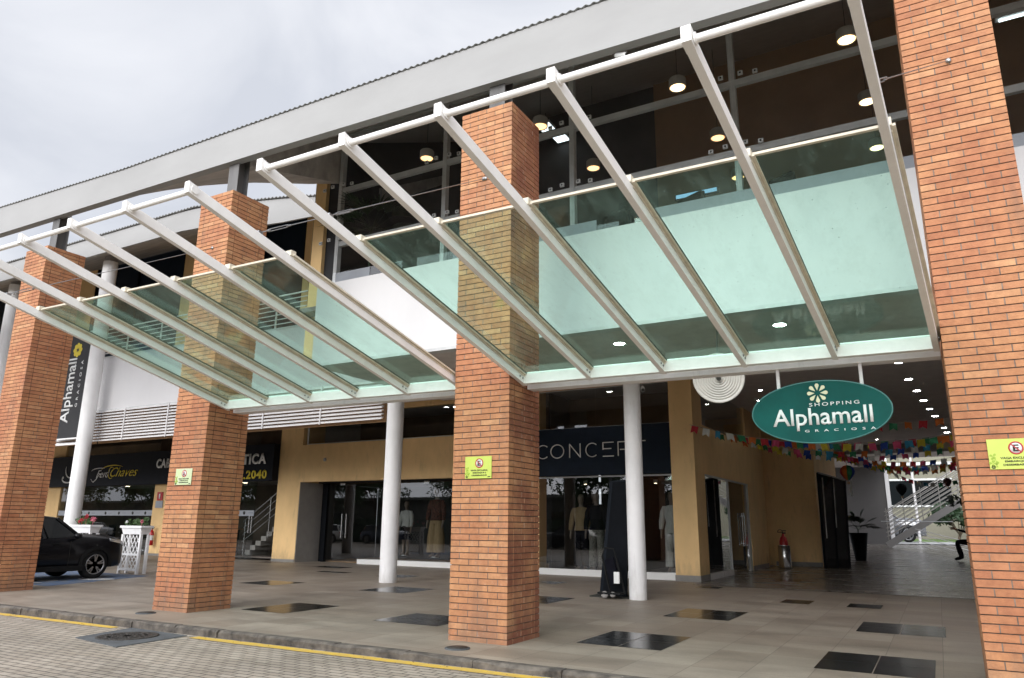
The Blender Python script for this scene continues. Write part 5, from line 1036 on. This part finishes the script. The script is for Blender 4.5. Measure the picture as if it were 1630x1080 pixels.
def bistro(x, y, label):
    t = thing('bistro_chair', (x, y, 6.2), label, 'chair', 'chairs behind the upper glazing'); z = 6.2
    g = MB(); g.lathe([(.2, z+.45), (.2, z+.48)], (x, y, 0), 18); g.build('seat', m_greyw, t)
    for a in range(4): g = MB(); g.tube((x+.12*math.cos(a*1.57+.8), y+.12*math.sin(a*1.57+.8), z+.45), (x+.2*math.cos(a*1.57+.8), y+.2*math.sin(a*1.57+.8), z), .014, 6); g.build('leg', m_greyw, t)
    g = MB(); pts = [(x-.19*math.cos(math.pi*i/10), y+.15, z+.48+.45*math.sin(math.pi*i/10)) for i in range(11)]; g.path(pts, .014, 8); g.path([(x-.11*math.cos(math.pi*i/10), y+.15, z+.48+.33*math.sin(math.pi*i/10)) for i in range(11)], .01, 8); g.build('backrest', m_greyw, t)
for i, x in enumerate((-3.2, -2.5, -1.2, -0.5, -7.6, -9.0)):
    bistro(x, 12.5+(i % 2)*.4, ['first', 'second', 'third', 'fourth', 'fifth', 'sixth'][i]+' bistro chair behind the parapet glazing, '+['by the mullion', 'right of the mullion', 'near the right arm', 'by the right pillar', 'left of the middle pillar', 'beside the palm'][i])
for x, lb in ((-3.6, 'dark exercise machine behind the glass right of the middle mullion'), (-5.2, 'dark exercise machine behind the glass beside the middle pillar'), (-1.9, 'dark exercise machine behind the glass near the right arm'), (-8.3, 'dark exercise machine behind the glass left of the middle pillar')):
    t = thing('exercise_machine', (x, 13.6, 6.2), lb, 'exercise machine', 'exercise machines upstairs'); z = 6.2
    g = MB(); g.path([(x-.35, 13.6, z), (x-.25, 13.6, z+1.6), (x+.25, 13.6, z+1.75), (x+.4, 13.6, z+.1), (x-.35, 13.6, z+.05)], .045, 8); g.build('frame', m_rubber, t)
    g = MB(); g.box(x-.1, x+.3, 13.4, 13.8, z+1.3, z+1.6); g.build('console', m_dark, t); g = MB(); g.ell((x+.1, 13.6, z+.5), .28, .12, .28); g.build('flywheel', m_dark, t)
t = thing('wall_screen', (-3.3, 15.5, 8.0), 'thin pale blue lit screen behind the canopy glass', 'screen'); wall([(-4.0, -3.1, 13.9, 13.95, 8.02, 8.14)], m_black, 'casing', t); wall([(-3.97, -3.13, 13.89, 13.898, 8.04, 8.12)], emit('screen glow', (.35, .6, .9), .8), 'display', t)
# ================================================================== PASSAGE
bp = thing('framed_panel', (-3.5, 31.6, 0), 'tall black framed mirror panel standing at the end of the ochre wall', 'panel')
g = MB(); g.loft([[(-3.95, 31.5, 0), (-3.12, 31.9, 0), (-3.12, 31.98, 0), (-3.95, 31.58, 0)], [(-3.93, 31.55, 3.6), (-3.0, 31.95, 3.3), (-3.0, 32.03, 3.3), (-3.93, 31.63, 3.6)]], smooth=False); g.build('glass_sheet', mat('black glass', (.006, .006, .007), .05, spec=.8), bp)
for a, b in (((-3.95, 31.49, 0), (-3.93, 31.54, 3.6)), ((-3.53, 31.69, 0), (-3.46, 31.74, 3.45)), ((-3.12, 31.89, 0), (-3.0, 31.94, 3.3))):
    g = MB(); g.obox(a, b, .07, .05); g.build('frame_post', m_black, bp)
for a, b in (((-3.80, 31.52, 1.1), (-3.77, 31.56, 3.4)), ((-3.44, 31.69, 1.5), (-3.39, 31.73, 3.35))): g = MB(); g.obox(a, b, .045, .012); g.build('light_edge', m_louvre, bp)
g = MB(); g.obox((-3.94, 31.53, 3.6), (-3.0, 31.93, 3.3), .06, .06); g.build('top_rail', m_greyw, bp)
t = thing('light_strip', (-2.9, 33, 3.0), 'narrow pale strip hanging right of the black framed panel', 'strip'); wall([(-2.95, -2.86, 33, 33.03, 2.75, 3.95)], m_pwhite, 'strip_face', t)
potted_palm('potted_plant', -3.42, 40.2, 0, 1.28, 0.24, 0.42, 'tapered black pot with a small dark palm in front of the grey far wall', 16, 1.2, stem=.2, w=.08, seed=11)
tree('potted_tree', 2.15, 46.5, 0.1, 4.6, 1.15, 'dark leafy tree beside the stair at the right end of the passage', 30, .16, m_leafd, seed=9, trunk_r=.07, base=.3)
sc2 = thing('outdoor_staircase', (-3, 55, 0.35), 'outdoor staircase with parallel white railings beyond the passage', 'staircase')
SY = 55.0
def sp(x, dz=0, y=SY): return Vector((x, y, 0.45+(x+3.0)*0.62+dz))
g = MB(); g.obox(sp(-3.0, 0), sp(3.5, 0), 0.3, 0.42, up=(-.5, 0, 1)); g.build('stringer', m_greyw, sc2)
for i in range(20): g = MB(); c = sp(-2.8+.31*i, .15); g.box(c.x-.16, c.x+.16, SY+.2, SY+1.9, c.z-.04, c.z); g.build('step', m_louvre, sc2)
for k in range(7):
    for yy in (SY, SY+2): g = MB(); g.tube(sp(-3.0, .55+.26*k, yy), sp(3.5, .55+.26*k, yy), .022 if k < 6 else .035, 8); g.build('railing_bar', m_jamb, sc2)
for i in range(7): g = MB(); c = sp(-2.9+i*1.05, .1); g.tube(c, c+Vector((0, 0, 2.2)), .025, 8); g.build('railing_post', m_jamb, sc2)
for k in range(6): g = MB(); g.tube((-1.3, SY-1.2, 1.5-.24*k), (1.8, SY-1.2, -.1-.24*k+.75), .02, 8); g.build('lower_railing_bar', m_louvre, sc2)
g = MB(); g.tube((-3.2, SY-.8, 1.95), (.8, SY-.8, 1.95), .025, 8); g.build('level_handrail', m_frame, sc2)
# what stands beyond
fb = thing('cream_building', (5, 92, .45), 'cream building with a wide window beyond the outdoor staircase', 'building')
wall([(-12, 24, 92, 100, .4, 12)], mat('cream render', (.19, .18, .135), .8, var=.08), 'wall', fb)
wall([(-5.3, 1.6, 91.9, 92, 4.0, 6.6)], m_carglass, 'window', fb); wall([(-5.5, 1.8, 91.85, 91.98, 6.6, 6.8), (-5.5, 1.8, 91.85, 91.98, 3.8, 4.0)], m_frame, 'window_trim', fb)
wall([(-12, 24, 91.5, 92, 8.2, 8.5)], m_frame, 'ledge', fb)
g = MB(); g.add([(-20, 74, .46), (30, 74, .46), (30, 90, .50), (-20, 90, .50)], [(0, 1, 2, 3)]); tag(g.build('lawn', mat('grass', (.10, .17, .035), .9, var=.4, scale=6)), kind='structure')
g = MB(); g.add([(-20, 62, .455), (30, 62, .455), (30, 73.9, .455), (-20, 73.9, .455)], [(0, 1, 2, 3)]); tag(g.build('street', mat('pale street', (.38, .38, .37), .9, var=.1)), kind='structure')
for i, (x, lb) in enumerate(((1.5, 'round green bush on the lawn beyond the staircase'), (6.0, 'second green bush on the lawn beyond the staircase'))): tree('bush', x, 84, .4, 4.2, 2.4, lb, 36, .22, m_leafd, seed=20+i, cat='bush', base=.15)
make_car((-4.2, 70, .45), 0, 'silver car parked beyond the outdoor staircase', mat('silver car paint', (.16, .165, .175), .25, .6, coat=1.0)).scale = (1.5, 1.5, 1.75)
t = thing('lamp_post', (-1.5, 66, .45), 'slim pale post standing behind the outdoor staircase', 'post'); g = MB(); g.tube((-1.35, 66, .4), (-1.35, 66, 7.5), .09, 10); g.build('pole', m_louvre, t); g = MB(); g.box(-1.9, -.8, 65.9, 66.1, 7.5, 7.6); g.build('lamp_head', m_frame, t)
# paper balloons
def balloon(x, y, z, r, mts, label):
    t = thing('paper_balloon', (x, y, z), label, 'balloon ornament', 'hanging balloon ornaments'); n = 16
    prof = [(.0005, 1.0), (.5, .88), (.86, .55), (1.0, .1), (.9, -.3), (.55, -.8), (.28, -1.1), (.26, -1.2)]
    g = MB(); vs = [(x+r*q*math.cos(6.283*i/n), y+r*q*math.sin(6.283*i/n), z+r*h) for q, h in prof for i in range(n)]
    for j in range(len(prof)-1):
        for i in range(n): g.add([vs[j*n+i], vs[j*n+(i+1) % n], vs[(j+1)*n+(i+1) % n], vs[(j+1)*n+i]], [(0, 1, 2, 3)], False, (i//2) % len(mts))
    g.build('envelope', mts, t); g = MB(); g.tube((x, y, z+r), (x, y, 5.4), .008, 5); g.build('thread', m_ink, t)
    g = MB(); g.box(x-r*.2, x+r*.2, y-r*.2, y+r*.2, z-r*1.7, z-r*1.35); g.build('basket', m_brown, t)
FC = [mat('flag paper %s' % n_, tuple(v*1.05 for v in c), .85) for n_, c in (('blue', (.012, .045, .26)), ('yellow', (.52, .42, .03)), ('red', (.40, .02, .03)), ('white', (.55, .55, .52)), ('green', (.02, .17, .07)), ('pink', (.50, .06, .14)), ('light blue', (.03, .22, .36)), ('orange', (.52, .13, .02)))]
balloon(-2.75, 30.5, 3.52, .26, [FC[2], FC[7], FC[4], FC[0]], 'rainbow striped paper balloon hanging in the middle of the passage')
balloon(-1.25, 37.5, 3.2, .23, [m_navy], 'dark navy paper balloon hanging over the staircase'); balloon(.62, 42.5, 3.75, .19, [mat('dark red paper', (.05, .012, .012), .8)], 'dark paper balloon beside the right pillar edge')
# ================================================================== BUNTING
def garland(p0, p1, sag, n, k0, label, s=.24, thin=False):
    p0 = Vector(p0); p1 = Vector(p1); t = thing('bunting', ((p0+p1)/2), label, 'bunting', 'strings of paper flags')
    P_ = lambda u: p0.lerp(p1, u)+Vector((0, 0, -sag*4*u*(1-u)))
    g = MB(); g.path([P_(i/16) for i in range(17)], .006, 5); g.build('string', m_greyw, t)
    for i in range(n):
        u = (i+.5)/n; c = P_(u); d = (P_(min(1, u+.01))-P_(max(0, u-.01))).normalized(); w = s*random.uniform(.42, .52); h = s*random.uniform(.95, 1.15)
        nrm_ = Vector((random.uniform(-.5, .5), -1, random.uniform(-.25, .25))).normalized(); d2 = (d-nrm_*d.dot(nrm_)).normalized(); dn = Vector((random.uniform(-.22, .22), random.uniform(-.3, .3), -1)).normalized()
        g = MB(); a = c-d2*w; b = c+d2*w; tw = nrm_*.0008; cc = nrm_*random.uniform(-.03, .03)
        q = [a, c+cc, b, b+dn*h, c+cc+dn*h*.72, a+dn*h]
        g.add([v+tw for v in q]+[v-tw for v in q], [(0, 1, 4, 5), (1, 2, 3, 4), (6, 11, 10, 7), (7, 10, 9, 8), (0, 5, 11, 6), (2, 8, 9, 3)])
        g.build('flag', FC[(k0+i*3+random.choice((0, 0, 1, 2))) % 8], t)
    return t
random.seed(12)
GL = [((-5.83, 20.6, 4.28), (2.9, 23.5, 4.5), .70, 30), ((-5.83, 23.5, 4.35), (3.3, 24.5, 4.6), .55, 26), ((-5.83, 26.8, 4.5), (3.3, 25.5, 4.75), .75, 26), ((-5.83, 29.5, 4.6), (3.3, 28.5, 4.9), .8, 26), ((-4.1, 33.0, 4.7), (3.3, 31.0, 4.8), .8, 22),
      ((-4.1, 35.5, 4.9), (3.3, 33.5, 5.0), 1.0, 22), ((-4.1, 37.5, 5.0), (3.3, 36.0, 5.1), 1.1, 22), ((-4.1, 39.0, 5.2), (3.3, 38.5, 5.2), 1.0, 22), ((-3.9, 41.5, 5.2), (3.3, 40.8, 5.3), .9, 22), ((-2.2, 25, 4.6), (3.3, 22.6, 4.9), .25, 14), ((-3.0, 42.5, 5.3), (3.3, 43.0, 5.3), 1.6, 20)]
OW = ['first and nearest', 'second', 'third', 'fourth', 'fifth', 'sixth', 'seventh', 'eighth', 'ninth', 'short high', 'farthest and lowest']
for i, (a, b, s_, n) in enumerate(GL): garland(a, b, s_, n, i*3, OW[i]+' string of coloured paper flags across the passage', .20 if i < 4 else .22)
# ================================================================== SEATED PERSON at the end of the passage
def person():
    x, y, z = 1.50, 42.9, 0.0; K = 1.75
    t = thing('person', (x, y, z), 'person in dark clothes sitting and holding a phone, partly behind the right pillar', 'person')
    J = {'pel': (0, 0, .50, .14), 'sp': (-.02, 0, .72, .13), 'ch': (-.05, 0, .95, .15), 'nk': (-.10, 0, 1.10, .055), 'hd': (-.14, 0, 1.20, .085), 'tp': (-.15, 0, 1.32, .075),
         'hl': (-.05, -.10, .50, .10), 'kl': (-.48, -.14, .52, .065), 'al': (-.42, -.14, .10, .045), 'fl': (-.58, -.16, .04, .04), 'hr': (-.05, .10, .50, .10), 'kr': (-.46, .16, .50, .065), 'ar': (-.36, .16, .10, .045), 'fr': (-.52, .18, .04, .04),
         'sl': (-.06, -.19, 1.0, .06), 'el': (-.16, -.26, .76, .045), 'wl': (-.42, -.12, .84, .03), 'sr': (-.06, .19, 1.0, .06), 'er': (-.16, .26, .76, .045), 'wr': (-.42, .10, .84, .03)}
    E = [('pel', 'sp'), ('sp', 'ch'), ('ch', 'nk'), ('nk', 'hd'), ('hd', 'tp'), ('pel', 'hl'), ('hl', 'kl'), ('kl', 'al'), ('al', 'fl'), ('pel', 'hr'), ('hr', 'kr'), ('kr', 'ar'), ('ar', 'fr'), ('ch', 'sl'), ('sl', 'el'), ('el', 'wl'), ('ch', 'sr'), ('sr', 'er'), ('er', 'wr')]
    for sd_, yy in (('l', -.12), ('r', .10)):
        sg = 1 if yy < 0 else -1; J['p'+sd_] = (-.50, yy+sg*.02, .87, .032); E.append(('w'+sd_, 'p'+sd_))
        for k in range(4): J['a%d%s' % (k, sd_)] = (-.56-.004*k, yy+sg*.03+sg*.004*k, .905-.022*k, .010); J['b%d%s' % (k, sd_)] = (-.585+.004*k, yy+sg*.065, .91-.022*k, .009); E += [('p'+sd_, 'a%d%s' % (k, sd_)), ('a%d%s' % (k, sd_), 'b%d%s' % (k, sd_))]
        J['t'+sd_] = (-.52, yy+sg*.05, .915, .011); E.append(('p'+sd_, 't'+sd_))
    ks = list(J); me = bpy.data.meshes.new('body'); me.from_pydata([(x+J[k][0]*K, y+J[k][1]*K, z+J[k][2]*K) for k in ks], [(ks.index(a), ks.index(b)) for a, b in E], [])
    o = bpy.data.objects.new('body', me); COL.objects.link(o); sk = o.modifiers.new('skin', 'SKIN'); sk.use_smooth_shade = True
    lay = me.skin_vertices[0].data
    for i, k in enumerate(ks): lay[i].radius = (J[k][3]*K, J[k][3]*K); lay[i].use_root = (k == 'pel')
    o.modifiers.new('sub', 'SUBSURF').levels = 1; o.modifiers['sub'].render_levels = 2
    dg = bpy.context.evaluated_depsgraph_get(); m2 = bpy.data.meshes.new_from_object(o.evaluated_get(dg)); o.modifiers.clear(); o.data = m2; m2.materials.clear()
    for q in (m_skin, m_cloth_d): m2.materials.append(q)
    for p in m2.polygons:
        c = p.center; lz = (c.z-z)/K; lx = (c.x-x)/K; p.material_index = 0 if (lz > 1.09 or (lx < -.40 and lz > .8)) else 1; p.use_smooth = True
    adopt(o, t)
    g = MB(); g.ell((x-.135*K, y, z+1.29*K), .16, .155, .15); g.build('hair', m_ink, t)
    g = MB(); g.ell((x-.225*K, y, z+1.22*K), .03, .02, .03, 8, 6); g.build('nose', m_skin, t)
    ph = thing('phone', (x-.6*K, y, z+.9*K), 'dark phone held in the hands of the seated person', 'phone'); g = MB(); g.obox((x-.575*K, y, z+.87*K), (x-.62*K, y, z+.93*K), .14, .016); g.build('case', m_ink, ph, .003)
    bn_ = thing('bench', (x+.05, y, z), 'dark bench under the seated person at the end of the passage', 'bench'); wall([(x-.3, x+1.6, y-.4, y+.4, z+.36*K, z+.40*K)], m_cloth_d, 'seat', bn_)
    for a in (x-.15, x+1.5): wall([(a, a+.06, y-.25, y+.25, z, z+.36*K)], m_frame, 'leg', bn_)
person()

# ================================================================== SMALL FITTINGS
def camera_box(x, y, z, label, d=(0, -1, -.4)):
    t = thing('security_camera', (x, y, z), label, 'camera', 'small security cameras'); d = Vector(d).normalized(); c = Vector((x, y, z))
    g = MB(); g.tube(c, c+d*.18, .045, 14); g.build('housing', m_pwhite, t); g = MB(); g.tube(c+d*.18, c+d*.19, .038, 14); g.build('lens', m_ink, t); g = MB(); g.tube(c, c-d*.10+Vector((0, 0, .06)), .015, 8); g.build('bracket', m_greyw, t)
camera_box(-5.33, 15.3, 4.42, 'small dark camera on the right side of the round column near the soffit', (.4, -1, -.5))
camera_box(-3.35, 8.98, 8.17, 'small white camera under the roof fascia above the canopy', (1, -.15, -.35))
t = thing('wall_hook', (-20.3, 21.28, 3.8), 'small round fixing on the ochre wall above the shop doors', 'fixing'); g = MB(); g.lathe([(.07, 0), (.07, .03), (.03, .05)], (-20.2, 21.3, 3.86), 14, M=Matrix(((1,0,0),(0,0,-1),(0,1,0)))); g.build('boss', m_jamb, t)

# a few dead leaves and grit blown against the kerb
random.seed(77); m_dead = mat('dead leaf', (.16, .09, .035), .9, var=.3)
t = thing('leaf_litter', (-8, 7.2, -0.12), 'scatter of small dead leaves and grit along the road edge', 'leaf litter'); g = MB()
for i in range(150):
    x = random.uniform(-17, 0); y = 7.46-abs(random.gauss(0, .35)); q = random.uniform(.006, .022); a = random.random()*6.28; c, s_ = math.cos(a)*q, math.sin(a)*q
    g.add([(x-c, y-s_, -.080), (x+s_*.5, y-c*.5, -.076), (x+c, y+s_, -.079), (x-s_*.5, y+c*.5, -.075)], [(0, 1, 2, 3)])
g.build('leaves', m_dead, t)['kind'] = 'stuff'
